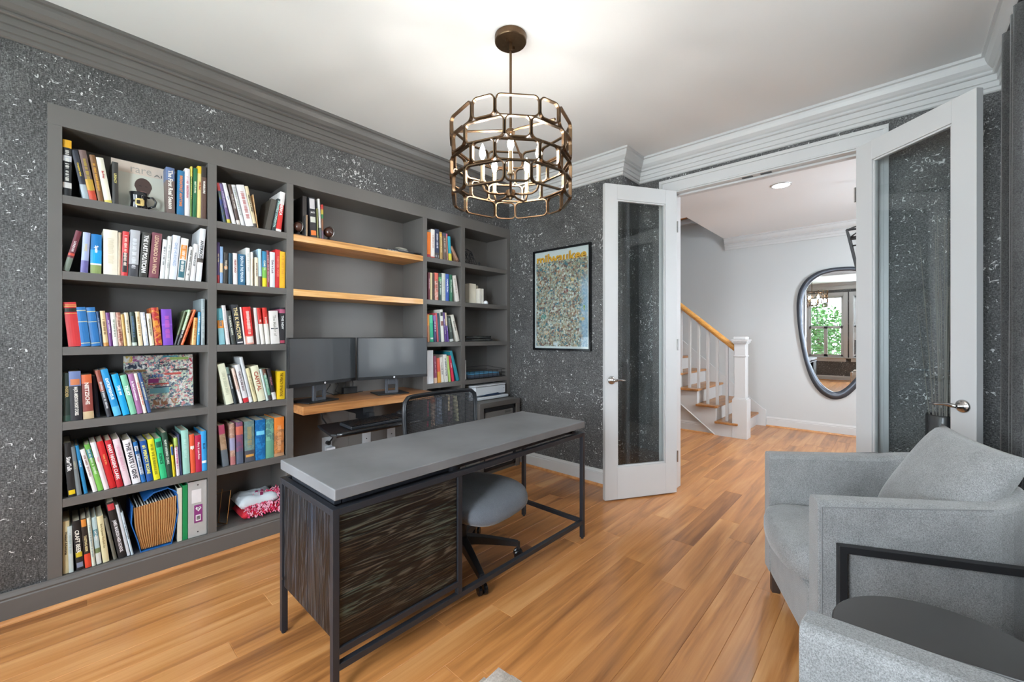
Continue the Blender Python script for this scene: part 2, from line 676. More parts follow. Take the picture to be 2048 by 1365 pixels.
# crown moulding
def crown(z, p=0.09, drop=0.19):
    q = p / 0.09
    return [(0, z), (0.092 * q, z), (0.092 * q, z - 0.016), (0.080 * q, z - 0.020), (0.078 * q, z - 0.034), (0.068 * q, z - 0.056), (0.052 * q, z - 0.074),
            (0.040 * q, z - 0.082), (0.040 * q, z - 0.086), (0.047 * q, z - 0.089), (0.048 * q, z - 0.096), (0.043 * q, z - 0.101), (0.030 * q, z - 0.102), (0.030 * q, z - 0.134),
            (0.021 * q, z - 0.137), (0.021 * q, z - 0.164), (0.013 * q, z - 0.168), (0.013 * q, z - drop + 0.006), (0.006 * q, z - drop), (0, z - drop)]



loop = [(XB, YR), (XD, YR), (XD, YJ), (XP, YJ), (XP, YL), (XB, YL)]
k = len(loop)
for i in range(k):
    a, b, pv, nx = loop[i], loop[(i + 1) % k], loop[i - 1], loop[(i + 2) % k]
    struct('trim_%d' % (i + 3), moulding(a, b, pv, nx, crown(ZC)), M_cab if i == 4 else M_white)
struct('trim_9', moulding((FX1, FY0), (FX1, 1.87), None, None, crown(FZ, 0.09, 0.165)), M_white)

# baseboards and oak shoe moulding
def base(h, t=0.016):
    return [(0, 0), (t, 0), (t, h - 0.035), (t - 0.004, h - 0.030), (t - 0.002, h - 0.022), (t - 0.008, h - 0.008), (t - 0.010, h), (0, h)]


def shoe(t):
    return [(t, 0), (t + 0.018, 0), (t + 0.017, 0.006), (t + 0.013, 0.012), (t + 0.006, 0.017), (t, 0.018)]


BH = 0.135
segs = [('baseboard_left', (1.045, YL - 0.008), (XB, YL - 0.008), None, (XB, YR), M_cab),
        ('baseboard_front', (XP, YJ), (XP, YL), (XD, YJ), None, M_white),
        ('baseboard_front', (XD, YJ), (XP, YJ), (XD, 0), (XP, YL), M_white),
        ('baseboard_front', (XD, 1.45), (XD, YJ), None, (XP, YJ), M_white),
        ('baseboard_front', (XD, YR), (XD, 0.03), (XB, YR), None, M_white),
        ('baseboard_right', (XB, YR), (XD, YR), (XB, YL), (XD, YJ), M_white),
        ('baseboard_back', (XB, YL), (XB, YR), (XD, YL), (XD, YR), M_white),
        ('baseboard_foyer', (FX1, FY0), (FX1, 1.33), None, None, M_white),
        ('baseboard_foyer', (5.72, 1.70), (5.72, FY1), None, None, M_white)]
for nm, a, b, pv, nx, m in segs:
    o = struct(nm, moulding(a, b, pv, nx, base(BH)), m)
    struct(nm.replace('baseboard', 'shoe_moulding'), moulding(a, b, pv, nx, shoe(0.016)), M_shoe, o)

# french door opening: jamb, casing, stop
jm = struct('trim_10', boxes([(XD - 0.012, XD + 0.144, 1.335, 1.352, 0, 2.462), (XD - 0.012, XD + 0.144, 0.123, 0.14, 0, 2.462), (XD - 0.012, XD + 0.144, 0.14, 1.335, 2.445, 2.462),
                              (XD + 0.045, XD + 0.085, 0.14, 1.335, 2.430, 2.445)], 0.002), M_white)
for px in (0.80, 0.68):
    struct('strike_plate', box(XD + 0.005, XD + 0.035, px - 0.035, px + 0.035, 2.4425, 2.4455), M_steel, jm)


def casing(x, s, ylo, yhi, zt):
    """mitred flat casing with stepped outer edge; s = -1 faces -X"""
    L_ = []
    for a, b, t in ((0.0, 0.105, 0.016), (0.080, 0.105, 0.026), (0.0, 0.012, 0.020)):
        xa, xb = sorted((x, x + s * t))
        L_ += [(xa, xb, yhi + a, yhi + b, 0, zt + a), (xa, xb, ylo - b, ylo - a, 0, zt + a), (xa, xb, ylo - b, yhi + b, zt + a, zt + b)]
    return boxes(L_, 0.002)


struct('trim_11', casing(XD - 0.0, -1, 0.128, 1.347, 2.455), M_white)
struct('trim_12', casing(XD + 0.132, 1, 0.128, 1.347, 2.455), M_white)


def french_door(n, hinge, free, face, lever):
    """door leaf in local coordinates: x from the hinge 0..W, y thickness, then turned to its open angle"""
    h, f = Vector(hinge), Vector(free)
    W = (f - h).length
    ang = math.atan2(f.y - h.y, f.x - h.x)
    root = bpy.data.objects.new('door_%d' % n, None)
    C.objects.link(root)
    root['kind'] = 'structure'
    root.location = (h.x, h.y, 0)
    root.rotation_euler = (0, 0, ang)
    T = 0.036 * face
    ya, yb = sorted((0, T))
    H, z0 = 2.440, 0.010
    st, top, bot = 0.105, 0.115, 0.245
    obj('stile', box(0, st, ya, yb, z0, H, 0.002), M_white, root, local=True)
    obj('stile', box(W - st, W, ya, yb, z0, H, 0.002), M_white, root, local=True)
    obj('rail', box(st, W - st, ya, yb, H - top, H, 0.001), M_white, root, local=True)
    obj('rail', box(st, W - st, ya, yb, z0, z0 + bot, 0.001), M_white, root, local=True)
    b = 0.011
    zl, zh = z0 + bot, H - top
    bead = boxes([(st, st + b, ya + 0.006, yb - 0.006, zl, zh), (W - st - b, W - st, ya + 0.006, yb - 0.006, zl, zh),
                  (st, W - st, ya + 0.006, yb - 0.006, zl, zl + b), (st, W - st, ya + 0.006, yb - 0.006, zh - b, zh)], 0.002)
    obj('glazing_bead', bead, M_white, root, local=True)
    obj('glass_pane', box(st + b, W - st - b, T / 2 - 0.002, T / 2 + 0.002, zl + b, zh - b), M_glass, root, local=True)
    for z in (0.3, 1.2, 2.15):
        obj('hinge', tube([(-0.006, T, z - 0.045), (-0.006, T, z + 0.045)], 0.006, 8), M_chrome, root, local=True)
    # lever handles on both faces
    kx = W - 0.055
    for s, y in ((1, yb), (-1, ya)):
        bm = lathe([(0.0, 0.0), (0.032, 0.0), (0.032, 0.004), (0.026, 0.009), (0.012, 0.011), (0.010, 0.034), (0, 0.034)], 24)
        bmesh.ops.rotate(bm, verts=bm.verts, matrix=Matrix.Rotation(-s * PI / 2, 3, 'X'))
        bmesh.ops.translate(bm, verts=bm.verts, vec=(kx, y, 0.93))
        rose = obj('door_handle', bm, M_chrome, root, smooth=True, local=True)
        yy = y + s * 0.036
        bm = bmesh.new()
        bm_tube(bm, [(kx + 0.005, yy, 0.93), (kx - 0.02, yy + s * 0.002, 0.932), (kx - 0.05, yy + s * 0.004, 0.934), (kx - 0.085, yy + s * 0.002, 0.929), (kx - 0.108, yy - s * 0.004, 0.926)],
                [0.010, 0.010, 0.0075, 0.007, 0.006], 10)
        obj('lever', bm, M_chrome, rose, smooth=True, local=True)
    return root


french_door(1, (3.395, 1.322), (2.845, 1.657), 1, 1)
french_door(2, (3.385, 0.150), (2.945, -0.310), -1, 1)

# ================================================================ windows
M_leaf = mat('leaf_green', '4f7a3a', 0.6, var=0.4, vscale=3)
M_bark = mat('bark', '5a4a3c', 0.9, bump=0.5, bscale=40)


def window(n, axis, wall_in, wall_out, u0, u1, z0, z1, shutters=True, both=False):
    """double hung window in a wall hole; the room is on the wall_in side"""
    s = 1 if wall_in > wall_out else -1
    root = bpy.data.objects.new('window_%d' % n, None)
    C.objects.link(root)
    root['kind'] = 'structure'
    um = (u0 + u1) / 2
    def B(a, b, c, d, e, f, bev=0.0):     # thin axis a..b measured inwards from wall_in, u c..d, z e..f
        p, q = sorted((wall_in + s * a, wall_in + s * b))
        return (c, d, p, q, e, f) if axis == 'y' else (p, q, c, d, e, f)
    D = abs(wall_out - wall_in)
    obj('window_frame', boxes([B(-D, 0, u0, u0 + 0.02, z0, z1), B(-D, 0, u1 - 0.02, u1, z0, z1), B(-D, 0, u0, u1, z1 - 0.02, z1), B(-D, 0, u0, u1, z0, z0 + 0.02)]), M_white, root)
    obj('window_casing', boxes([B(0, 0.018, u0 - 0.09, u0, z0 - 0.02, z1 + 0.09), B(0, 0.018, u1, u1 + 0.09, z0 - 0.02, z1 + 0.09), B(0, 0.018, u0, u1, z1, z1 + 0.09), B(0, 0.016, u0 - 0.05, u1 + 0.05, z0 - 0.12, z0 - 0.025)], 0.002), M_white, root)
    obj('window_sill', boxes([B(-0.03, 0.045, u0 - 0.11, u1 + 0.11, z0 - 0.025, z0)], 0.004), M_white, root)
    zm = (z0 + z1) / 2
    for a, b, dd in ((z0 + 0.02, zm + 0.02, -0.055), (zm - 0.02, z1 - 0.02, -0.085)):
        sash = obj('sash', boxes([B(dd, dd + 0.025, u0 + 0.02, u0 + 0.06, a, b), B(dd, dd + 0.025, u1 - 0.06, u1 - 0.02, a, b), B(dd, dd + 0.025, u0 + 0.02, u1 - 0.02, a, a + 0.04), B(dd, dd + 0.025, u0 + 0.02, u1 - 0.02, b - 0.04, b)]), M_white, root)
        obj('pane', boxes([B(dd + 0.010, dd + 0.014, u0 + 0.06, u1 - 0.06, a + 0.04, b - 0.04)]), M_glass, sash)
        if a > zm - 0.1:
            for q in (u0 + 0.2, u1 - 0.2):
                obj('muntin', boxes([B(dd + 0.008, dd + 0.02, q - 0.006, q + 0.006, a + 0.04, b - 0.04)]), M_steel, sash)
            obj('muntin', boxes([B(dd + 0.008, dd + 0.02, u0 + 0.06, u1 - 0.06, b - 0.22, b - 0.208)]), M_steel, sash)
    if shutters:
        for a, b in ((u0 + 0.02, um), (um, u1 - 0.02)):
            sh = obj('shutter', boxes([B(-0.03, -0.005, a, a + 0.045, z0 + 0.02, zm), B(-0.03, -0.005, b - 0.045, b, z0 + 0.02, zm), B(-0.03, -0.005, a, b, z0 + 0.02, z0 + 0.08), B(-0.03, -0.005, a, b, zm - 0.06, zm)], 0.002), M_white, root)
            z = z0 + 0.105
            while z < zm - 0.08:
                obj('louver', boxes([B(-0.045, 0.008, a + 0.046, b - 0.046, z, z + 0.007)]), M_white, sh)
                z += 0.052
    return root


window(1, 'x', XB, XB - 0.12, 1.05, 1.87, 0.66, 2.42)
window(2, 'x', XB, XB - 0.12, 0.02, 0.84, 0.66, 2.42, False)
window(5, 'x', XB, XB - 0.12, 2.07, 2.77, 0.66, 2.42, False)  # unseen extra window, added to bring more light along the left wall
window(3, 'y', YR, YR - 0.15, 1.75, 2.65, 0.70, 2.36, True)  # shutters on this one are added to spread the incoming light
M_blind, N_, L_n, P_n = new_mat('light_diffusing_blind')
N_.remove(P_n)
_d = N_.new('ShaderNodeBsdfDiffuse')
_t = N_.new('ShaderNodeBsdfTranslucent')
_d.inputs[0].default_value = (0.8, 0.8, 0.79, 1)
_t.inputs[0].default_value = (0.8, 0.8, 0.79, 1)
_x = N_.new('ShaderNodeMixShader')
_x.inputs[0].default_value = 0.42
L_n.new(_d.outputs[0], _x.inputs[1])
L_n.new(_t.outputs[0], _x.inputs[2])
L_n.new(_x.outputs[0], N_['Material Output'].inputs[0])
tag(obj('added_diffusing_blind', box(1.74, 2.66, YR + 0.022, YR + 0.0235, 0.68, 2.40), M_blind), 'added white blind that diffuses light at the right-hand window', 'blind')  # unseen blind, added to dim the window and make it glow evenly
window(4, 'y', FY0, FY0 - 0.12, 4.7, 5.4, 0.9, 2.35, True)  # unseen window, added as a frame for the foyer fill lamp

# garden behind the back windows, seen in the foyer mirror
struct('ground', boxes([(-14, XB - 0.15, -8, 10, -0.6, -0.5)]), mat('lawn', '7d9468', 0.95, var=0.3, vscale=3))
rt = random.Random(5)


def tree(x, y, h, r, label):
    t = thing('tree', label, 'tree', (x, y, -0.5), 0, None)
    obj('trunk', tube([(x, y, -0.5), (x + 0.05, y, 0.6), (x, y + 0.1, 1.4), (x + 0.1, y, h - 0.3)], [0.09, 0.07, 0.05, 0.015], 8), M_bark, t)
    bm = bmesh.new()
    for i in range(1500):
        a, b = rt.uniform(0, 2 * PI), rt.uniform(-1, 1)
        q = rt.random() ** 0.4
        c = Vector((x + r * q * math.cos(a) * math.sqrt(1 - b * b), y + r * q * math.sin(a) * math.sqrt(1 - b * b), h * 0.55 + 0.62 * h * 0.75 * q * b))
        u = Vector((rt.uniform(-1, 1), rt.uniform(-1, 1), rt.uniform(-1, 1))).normalized() * 0.075
        v = u.orthogonal().normalized() * 0.04
        bm.faces.new([bm.verts.new(p) for p in (c - u, c - v, c + u, c + v)])
    obj('foliage', bm, M_leaf, t, kind='stuff')


tree(-3.3, 1.75, 2.3, 0.75, 'leafy green tree outside the office window, seen in the foyer mirror')

ROWS = [
 (1,1,1.938,[
  (0.019, 0.028, 0.267, 0.0, '1c1e22', 'b:.86,1,e8b018|b:.62,.72,c9cdd4|b:.14,.24,d8d8d6|dash'),
  (0.086, 0.0217, 0.23, -0.174, '2b2f3c', 'b:0,.3,a8b4bc|t:Complete Idiots|tc:e0c040'),
  (0.109, 0.0256, 0.238, -0.164, '6f5a56', 'b:0,.2,c0432a|b:.2,.42,c79a33|dash|tc:b9a040'),
  (0.139, 0.0198, 0.225, -0.143, '7a5530', 'dash|tc:d9a23a'),
  (0.1619, 0.0265, 0.22, -0.145, 'e9e4d2', 'b:.0,.06,d8c860|t:BagNey|tc:b02a30'),
  (0.1894, 0.0227, 0.214, -0.006, '33312f', 't:LEGACY|tc:d8cf7a'),
  (0.402, 0.036, 0.251, -0.008, '6b5a55', 'b:.72,1,5c6f96|t:The First Real Season|tc:e8e4dc|big'),
  (0.4461, 0.0307, 0.247, 0.015, '2a6f9c', 't:BREAKFAST ANYTIME|tc:e0842c'),
  (0.4802, 0.0227, 0.267, 0.005, 'e6e2e6', 'dash|tc:b23a50'),
  (0.504, 0.009, 0.284, 0.011, '5f7a3a', 'b:.8,1,d0c050|dash|tc:e0d070'),
  (0.5152, 0.0187, 0.28, 0.017, '1f6a40', 't:BRETT FAVRE|tc:dfe8d0'),
  (0.5352, 0.0236, 0.298, 0.015, 'e3d48a', 'b:.86,1,e8c020|t:100 Best|tc:b02020'),
  (0.554, 0.025, 0.299, 0.01, '5a4238', 'b:.8,1,2c2622|t:WARRIORS|tc:f0ece4'),
 ]),
 (1,2,1.578,[
  (0.019, 0.0205, 0.203, 0.214, '6f2f3c', 'b:0,.33,7b8578|t:LONDON|tc:e8d8dc|b:.38,.44,d05040'),
  (0.077, 0.025, 0.197, 0.046, 'a9b3d6', 'b:0,.3,6b65a0|t:PARIS|tc:cfc28e'),
  (0.111, 0.038, 0.195, 0.01, '1a74b8', 'b:0,.22,8a9a5c|b:.22,.26,e8e8f0|t:Spain|tc:ffffff|b:.26,.6,1e9bdc'),
  (0.157, 0.052, 0.227, 0.0, 'ece4d2', 'dash|tc:d8cdb4'),
  (0.21, 0.011, 0.22, 0.009, 'b9a48a', 'plain'),
  (0.222, 0.024, 0.228, 0.026, 'd43a3c', 'b:.0,.55,d43a3c|dash|tc:f2dcd0|bx:.08,.52,2c2a2c'),
  (0.248, 0.037, 0.242, 0.041, 'b4b6bc', 'b:0,.26,47484e|dash|tc:e0e2e8'),
  (0.289, 0.0329, 0.237, 0.063, '3b3a36', 't:THE LAST POLITICIAN|tc:f4f4f2|big'),
  (0.328, 0.0399, 0.243, 0.066, '7c4652', 't:LEONARDO DA VINCI|tc:d3b69a'),
  (0.374, 0.018, 0.215, 0.065, 'e6e8ea', 'dash|tc:5a5e66'),
  (0.394, 0.016, 0.235, 0.064, 'e3e4e0', 'dash|tc:9aa0a0'),
  (0.412, 0.0319, 0.244, 0.074, 'dfe3ec', 't:ONE HUNDRED|tc:9fb0d0'),
  (0.447, 0.0329, 0.235, 0.081, 'eceae6', 'bx:.5,.84,e8922a|bx:.06,.47,3e6e7c|dash|tc:f8f4ee'),
  (0.483, 0.0169, 0.192, 0.104, 'e6e6e4', 'dash|tc:404040'),
  (0.5033, 0.0223, 0.211, 0.092, 'e8e8ea', 't:WAREHOUSE|tc:3a3a3e'),
  (0.5294, 0.0261, 0.305, 0.078, 'e9ebee', 'b:.36,.44,5a5450|t:ANTIRACIST|tc:2c2c30|big'),
 ]),
 (1,3,1.218,[
  (0.0373, 0.0426, 0.212, -0.086, 'c8363a', 'b:.78,.87,2a2622|b:.9,.92,d8b060|b:.94,.95,d8b060|b:.74,.75,d8b060|plain'),
  (0.0766, 0.0356, 0.191, -0.099, '2f6fae', 'b:.07,.09,c8c49a|b:.9,.92,c8c49a|b:.62,.635,c8c49a|plain'),
  (0.1139, 0.0325, 0.192, -0.103, '2f70b0', 'b:.07,.09,c8c49a|b:.88,.9,c8c49a|b:.62,.635,c8c49a|plain'),
  (0.1474, 0.0087, 0.173, -0.094, '28456e', 'dash|tc:9aa8c0'),
  (0.158, 0.0179, 0.177, -0.079, 'dcc090', 'b:0,.1,c98c40|dash|tc:6a4a2a'),
  (0.178, 0.014, 0.169, -0.083, '6a3a7a', 't:JOHN THE REVELATOR|tc:f0eaf4'),
  (0.193, 0.018, 0.171, -0.07, 'e4e2da', 'dash|tc:7a8a70'),
  (0.213, 0.0179, 0.171, -0.076, 'b07a68', 'pat:d8b8a0|dash|tc:6a3020'),
  (0.233, 0.011, 0.162, -0.081, 'c9a05a', 'plain'),
  (0.246, 0.0159, 0.172, -0.082, 'e6dcc0', 't:THE JOY OF LAWYER|tc:3a3024'),
  (0.265, 0.018, 0.175, -0.068, '2c3e36', 'b:0,.1,b8c4b8|dash|tc:5f7a9a'),
  (0.2882, 0.0176, 0.178, -0.075, 'e2cfa8', 'dash|tc:a07840'),
  (0.3102, 0.0186, 0.176, -0.095, 'cfd8e6', 'pat:f2f4f8|plain'),
  (0.334, 0.0179, 0.17, -0.089, 'e5dcc0', 't:NUDGING SOCIETY|tc:342a22'),
  (0.355, 0.0289, 0.203, -0.079, 'a8262c', 'pat:d89030|plain'),
  (0.388, 0.043, 0.196, -0.046, '7a4ab8', 'b:.55,.6,8e58c8|dash|tc:c060b8'),
  (0.435, 0.0107, 0.192, 0.231, '55603e', 'b:0,.3,26262a|plain'),
  (0.448, 0.0126, 0.202, 0.25, 'a8c49a', 'b:0,.42,2c2c30|dash|tc:e8e8e0'),
  (0.4632, 0.0112, 0.206, 0.289, 'e26a38', 'dash|tc:a84020'),
  (0.5119, 0.0182, 0.155, 0.064, 'e09a50', 'b:0,.6,dcae70|dash|tc:a06830'),
  (0.5346, 0.0127, 0.187, 0.04, '4a90b8', 'dash|tc:dceaf0'),
  (0.5547, 0.0167, 0.263, 0.005, '8c989c', 'dash|tc:c0c8c8'),
 ]),
 (1,4,0.862,[
  (0.0196, 0.0254, 0.23, -0.003, '2f3f3a', 't:INSIDER|tc:c8b47a|b:0,.12,405c50'),
  (0.0445, 0.039, 0.237, -0.028, '26262c', 'b:.7,1,6f7fae|bx:.72,.84,c87a50|t:MAJOR AMERICAN SHORT STORIES|tc:ece8e0|big'),
  (0.0875, 0.036, 0.218, -0.043, '8a443c', 'b:.8,1,d0683c|t:NIETZSCHE|tc:f0e2d8|b:0,.17,c8b08a'),
  (0.1309, 0.0161, 0.208, -0.075, '232636', 'd:.03|plain'),
  (0.1704, 0.017, 0.24, -0.182, '3a3a40', 'b:.55,1,8c4a3a|dash|tc:d8d8dc'),
  (0.1963, 0.0268, 0.243, -0.214, '2a90cc', 't:ENTREPRENEUR|tc:e8f4fa|b:0,.2,60b8e0'),
  (0.229, 0.0255, 0.216, -0.206, '1f9fdc', 't:THE WI|tc:f2f8fc'),
  (0.258, 0.0235, 0.209, -0.197, '82c2a2', 't:TRUST|tc:f4faf4|big'),
  (0.284, 0.0216, 0.213, -0.179, 'a06a98', 't:In Red Convenience|tc:f6eef6'),
  (0.308, 0.0128, 0.215, -0.183, 'ecdfcf', 'dash|tc:d06048'),
  (0.325, 0.0147, 0.216, -0.191, '3f5a8c', 'dash|tc:d8dcc0'),
 ]),
 (1,5,0.498,[
  (0.0365, 0.0265, 0.261, -0.067, '252627', 't:StarTalk|tc:f4f4f4|bx:.04,.12,e8c818|big'),
  (0.0653, 0.0164, 0.239, -0.101, '7c8488', 't:AMERICA|tc:b8b49a'),
  (0.0897, 0.0125, 0.242, -0.131, '2e86bc', 't:ALL BLUES|tc:d8ecf4'),
  (0.12, 0.0166, 0.223, -0.204, 'ece8e6', 'dash|tc:8a5a50'),
  (0.139, 0.0186, 0.243, -0.207, '6fae4a', 'bx:.7,.9,2f7a9c|dash|tc:d4ecc8|b:0,.42,7fbf55'),
  (0.16, 0.0186, 0.25, -0.201, 'ecd8dc', 'b:.7,1,e8e6ea|t:Finding|tc:e08aa0'),
  (0.18, 0.0245, 0.249, -0.198, 'cc2428', 't:Haley & Me|tc:f0a060'),
  (0.207, 0.0236, 0.25, -0.185, 'bc2430', 't:MARY HIGGINS CLARK|tc:fbeff0|big'),
  (0.235, 0.0256, 0.25, -0.185, 'ecd4dc', 'dash|tc:d8a0b8'),
  (0.266, 0.0315, 0.238, -0.169, 'eae8ec', 't:THE HATE U GIVE|tc:303038|big'),
  (0.301, 0.0168, 0.221, -0.159, '2a6cae', 'bx:.2,.7,d4dce8|bx:.78,.9,e8ecf0|dash|tc:303a50'),
  (0.322, 0.0258, 0.219, -0.137, '24559c', 't:#1 PERFECT SCORE|tc:f0ec70|big'),
  (0.35, 0.0258, 0.223, -0.122, 'e4dc20', 'dash|tc:7a7a20'),
  (0.378, 0.0268, 0.222, -0.118, '3cc080', 't:SCIENCE|tc:0f4a3a|bx:.78,.92,206a50'),
  (0.406, 0.0229, 0.249, -0.104, '2e4a3c', 't:MARY HIGGINS CLARK|tc:d8e4d8'),
  (0.43, 0.011, 0.176, -0.074, 'd4c020', 'bx:.68,.95,2a5aa0|plain'),
  (0.445, 0.015, 0.211, -0.057, 'f0e8f0', 'dash|tc:c02a8a|b:.75,1,a8c060'),
  (0.463, 0.008, 0.228, -0.061, '3a3c60', 'plain'),
  (0.474, 0.031, 0.246, -0.037, '9fd0c4', 'dash|tc:bfe4dc'),
  (0.509, 0.021, 0.218, -0.037, 'e05a38', 't:Julie|tc:f8e8d8|bx:.62,.7,f4e8e0'),
  (0.531, 0.03, 0.208, -0.029, 'b4224a', 't:Mary & Lou Rules|tc:f2dce2'),
  (0.557, 0.025, 0.227, -0.013, '3c9cdc', 't:BLUE|tc:205078|bx:.2,.26,f0f4f8'),
 ]),
 (1,6,0.135,[
  (0.019, 0.021, 0.25, 0.0, 'ddd0a4', 't:Weekend Adventures|tc:3c342a|b:0,.35,d8cba0'),
  (0.0387, 0.0155, 0.223, -0.025, 'cfdcdc', 'dash|tc:9ab0b0'),
  (0.0638, 0.0263, 0.241, -0.064, '242224', 't:CRAFT BEER|tc:f2f0e4|bx:.26,.36,d8c030|bx:.05,.15,8890a8|big'),
  (0.094, 0.0209, 0.244, -0.074, '2e2622', 'b:0,.28,e04a30|bx:.84,.99,d88a3a|t:TASTING BEER|tc:e8d8a0'),
  (0.117, 0.013, 0.243, -0.078, 'd4d8c8', 'dash|tc:8aa0a8'),
  (0.1325, 0.018, 0.238, -0.08, 'c0d8dc', 'b:0,.24,e8ece8|bx:.6,.74,4a90a0|t:UNTAMED|tc:f4f8f4|b:.24,.34,7a8a60'),
  (0.1555, 0.0229, 0.238, -0.097, 'e2d8ac', 't:Bury In Jammin The Earth Sun|tc:8a7a50'),
  (0.194, 0.0129, 0.223, -0.163, '6e6c60', 'plain'),
  (0.212, 0.0296, 0.299, -0.158, '222224', 't:JAMES MADISON HIGH SCHOOL|tc:ececf0|bx:.86,.97,c03a44|big'),
  (0.2449, 0.012, 0.279, -0.165, 'd8dce2', 'plain'),
  (0.2598, 0.0093, 0.235, -0.173, 'c4d4dc', 'dash|tc:506070'),
 ]),
 (2,1,1.938,[
  (0.6623, 0.0145, 0.228, -0.151, '4a5a44', 'b:.8,1,c04848|pat:2a3a80|plain'),
  (0.6824, 0.016, 0.229, -0.181, '6a5a8c', 'b:0,.1,d8c840|dash|tc:c8c0d8'),
  (0.7083, 0.019, 0.238, -0.218, 'e8e8ea', 't:indigo|tc:5a78b0'),
  (0.733, 0.0166, 0.236, -0.201, '5a4a44', 'b:0,.12,dcd4cc|t:THE ARC OF EMPIRE|tc:e0d8d0'),
  (0.755, 0.0185, 0.24, -0.218, 'e2e2e4', 'b:.7,.95,c8c8cc|dash|tc:90a090'),
  (0.779, 0.0401, 0.246, -0.213, 'eceaec', 'dash|tc:b0342c'),
  (0.821, 0.0176, 0.248, -0.203, 'd8c8a4', 't:AMERICA S ARMY|tc:383028|b:0,.1,4c4440|big'),
  (0.84, 0.0059, 0.204, -0.133, 'c8a070', 'plain'),
  (0.8819, 0.0325, 0.201, 0.185, '4a4640', 'plain|d:.0'),
  (0.9191, 0.0214, 0.212, 0.169, '2e3a3c', 't:SPRINGFIELD CONFIDENTIAL|tc:b8e0dc|big'),
  (0.945, 0.0295, 0.26, 0.101, 'd4302c', 'b:.68,1,ece8e8|b:0,.06,ece8e8|t:AMERICA|tc:f8f0f0|big'),
 ]),
 (2,2,1.578,[
  (0.63, 0.013, 0.24, 0.004, '5a4a80', 'b:0,.2,b83a40|t:BUILD WHERE|tc:e8d8a8'),
  (0.646, 0.014, 0.217, 0.005, '90b4dc', 'b:.3,.55,e8d4b0|plain'),
  (0.663, 0.021, 0.185, 0.016, '38342e', 't:THE REBEL|tc:e8e0cc|bx:.48,.56,d89040'),
  (0.688, 0.018, 0.184, 0.011, '284a5e', 'plain'),
  (0.712, 0.023, 0.188, -0.011, 'e9e2e0', 't:HEARTLAND|tc:a04030'),
  (0.738, 0.035, 0.186, 0.0, '2c6488', 't:DEATH & THE PENGUIN|tc:d8e8f0'),
  (0.782, 0.021, 0.23, -0.017, 'e6e8e6', 'dash|tc:b8c0c0'),
  (0.805, 0.013, 0.208, -0.005, 'e8e4dc', 'b:0,.8,e4d8c4|plain'),
  (0.8261, 0.0198, 0.178, -0.007, 'e8dfc8', 't:MADE MODERN|tc:6a4a3a'),
  (0.8491, 0.0167, 0.233, -0.02, 'b8d4e6', 'b:0,.27,54443e|plain'),
  (0.868, 0.024, 0.222, -0.005, '3a8ab4', 'b:0,.25,e8d820|b:.25,.55,7ab850|t:CLIMB TO|tc:f0f8e0'),
  (0.895, 0.014, 0.231, -0.013, '8a3440', 'dash|tc:e0c0c4'),
  (0.91, 0.029, 0.224, 0.0, 'e4e6ee', 't:Girls in Luck|tc:5a4a60'),
  (0.941, 0.03, 0.245, 0.008, 'cc2a30', 't:THIRTEEN WAYS|tc:e88070'),
  (0.966, 0.032, 0.236, 0.013, 'f0b820', 'dash|tc:d89a20'),
 ]),
 (2,3,1.218,[
  (0.6426, 0.0284, 0.213, -0.068, '6ab0c0', 'b:.45,.67,e8963a|t:NOISE|tc:2a6a80|b:0,.45,8fc4d0'),
  (0.6776, 0.0188, 0.232, -0.104, 'e4e0e0', 'dash|tc:d0c8c8'),
  (0.7055, 0.0219, 0.203, -0.144, '3e4340', 't:THE MORAL ANIMAL|tc:e4e8dc'),
  (0.732, 0.0357, 0.24, -0.13, '34363c', 't:THE K FACTOR|tc:e8d8a0|big|bx:.03,.06,d8d8d8'),
  (0.771, 0.008, 0.227, -0.11, 'e8e4e0', 'plain'),
  (0.78, 0.0388, 0.228, -0.092, 'd83430', 'b:0,.22,d8a090|bx:.04,.2,e8e0dc|dash|tc:f8e0d8|d:-.01'),
  (0.8383, 0.0174, 0.226, -0.087, 'e4e2de', 'plain'),
  (0.8623, 0.0203, 0.227, -0.112, 'f0ece4', 'b:.56,1,cc3228|t:IAL|tc:f4e8d8|dash'),
  (0.888, 0.0239, 0.229, -0.092, 'f0ece4', 'b:.56,1,cc3228|t:TOPPINGS|tc:f8e8dc'),
  (0.917, 0.0509, 0.211, -0.062, 'e4e0dc', 't:The Making of|tc:a8a49c|bx:.45,.48,404850'),
  (0.968, 0.033, 0.236, 0.0, '2a2a2e', 'b:.84,.95,b05a78|bx:.02,.1,b04a60|t:THE NEW|tc:e0e4e4'),
 ]),
 (2,4,0.862,[
  (0.6766, 0.0371, 0.245, -0.19, 'e4e6cc', 'dash|tc:b8bca0'),
  (0.7176, 0.0145, 0.226, -0.2, '2f383c', 'b:.82,1,6a8078|t:MIDDLEMARCH LIVES|tc:d8e0e0'),
  (0.748, 0.0147, 0.217, -0.214, 'e8cfc0', 'b:0,.4,ece6e4|dash|tc:b89080'),
  (0.768, 0.0264, 0.236, -0.209, 'dcdcde', 'b:0,.12,c82a34|t:THE FUTURE BOX|tc:5a3a40'),
  (0.7979, 0.0169, 0.283, -0.194, 'c9cccf', 'b:0,.12,e8ecee|plain'),
  (0.8207, 0.0192, 0.213, -0.216, 'ded4a8', 'dash|tc:b0a880'),
  (0.845, 0.0412, 0.223, -0.198, 'e2e2c6', 't:CAPITAL|tc:a8563e|big'),
  (0.89, 0.0137, 0.205, -0.196, 'cfe0dc', 'plain'),
  (0.906, 0.0177, 0.204, -0.193, '78a890', 'b:.8,1,6a4636|b:0,.16,443c3c|dash|tc:c8dcd0'),
  (0.928, 0.0217, 0.201, -0.175, '302c30', 'b:0,.24,e4e2e0|t:THE LAW|tc:c87888'),
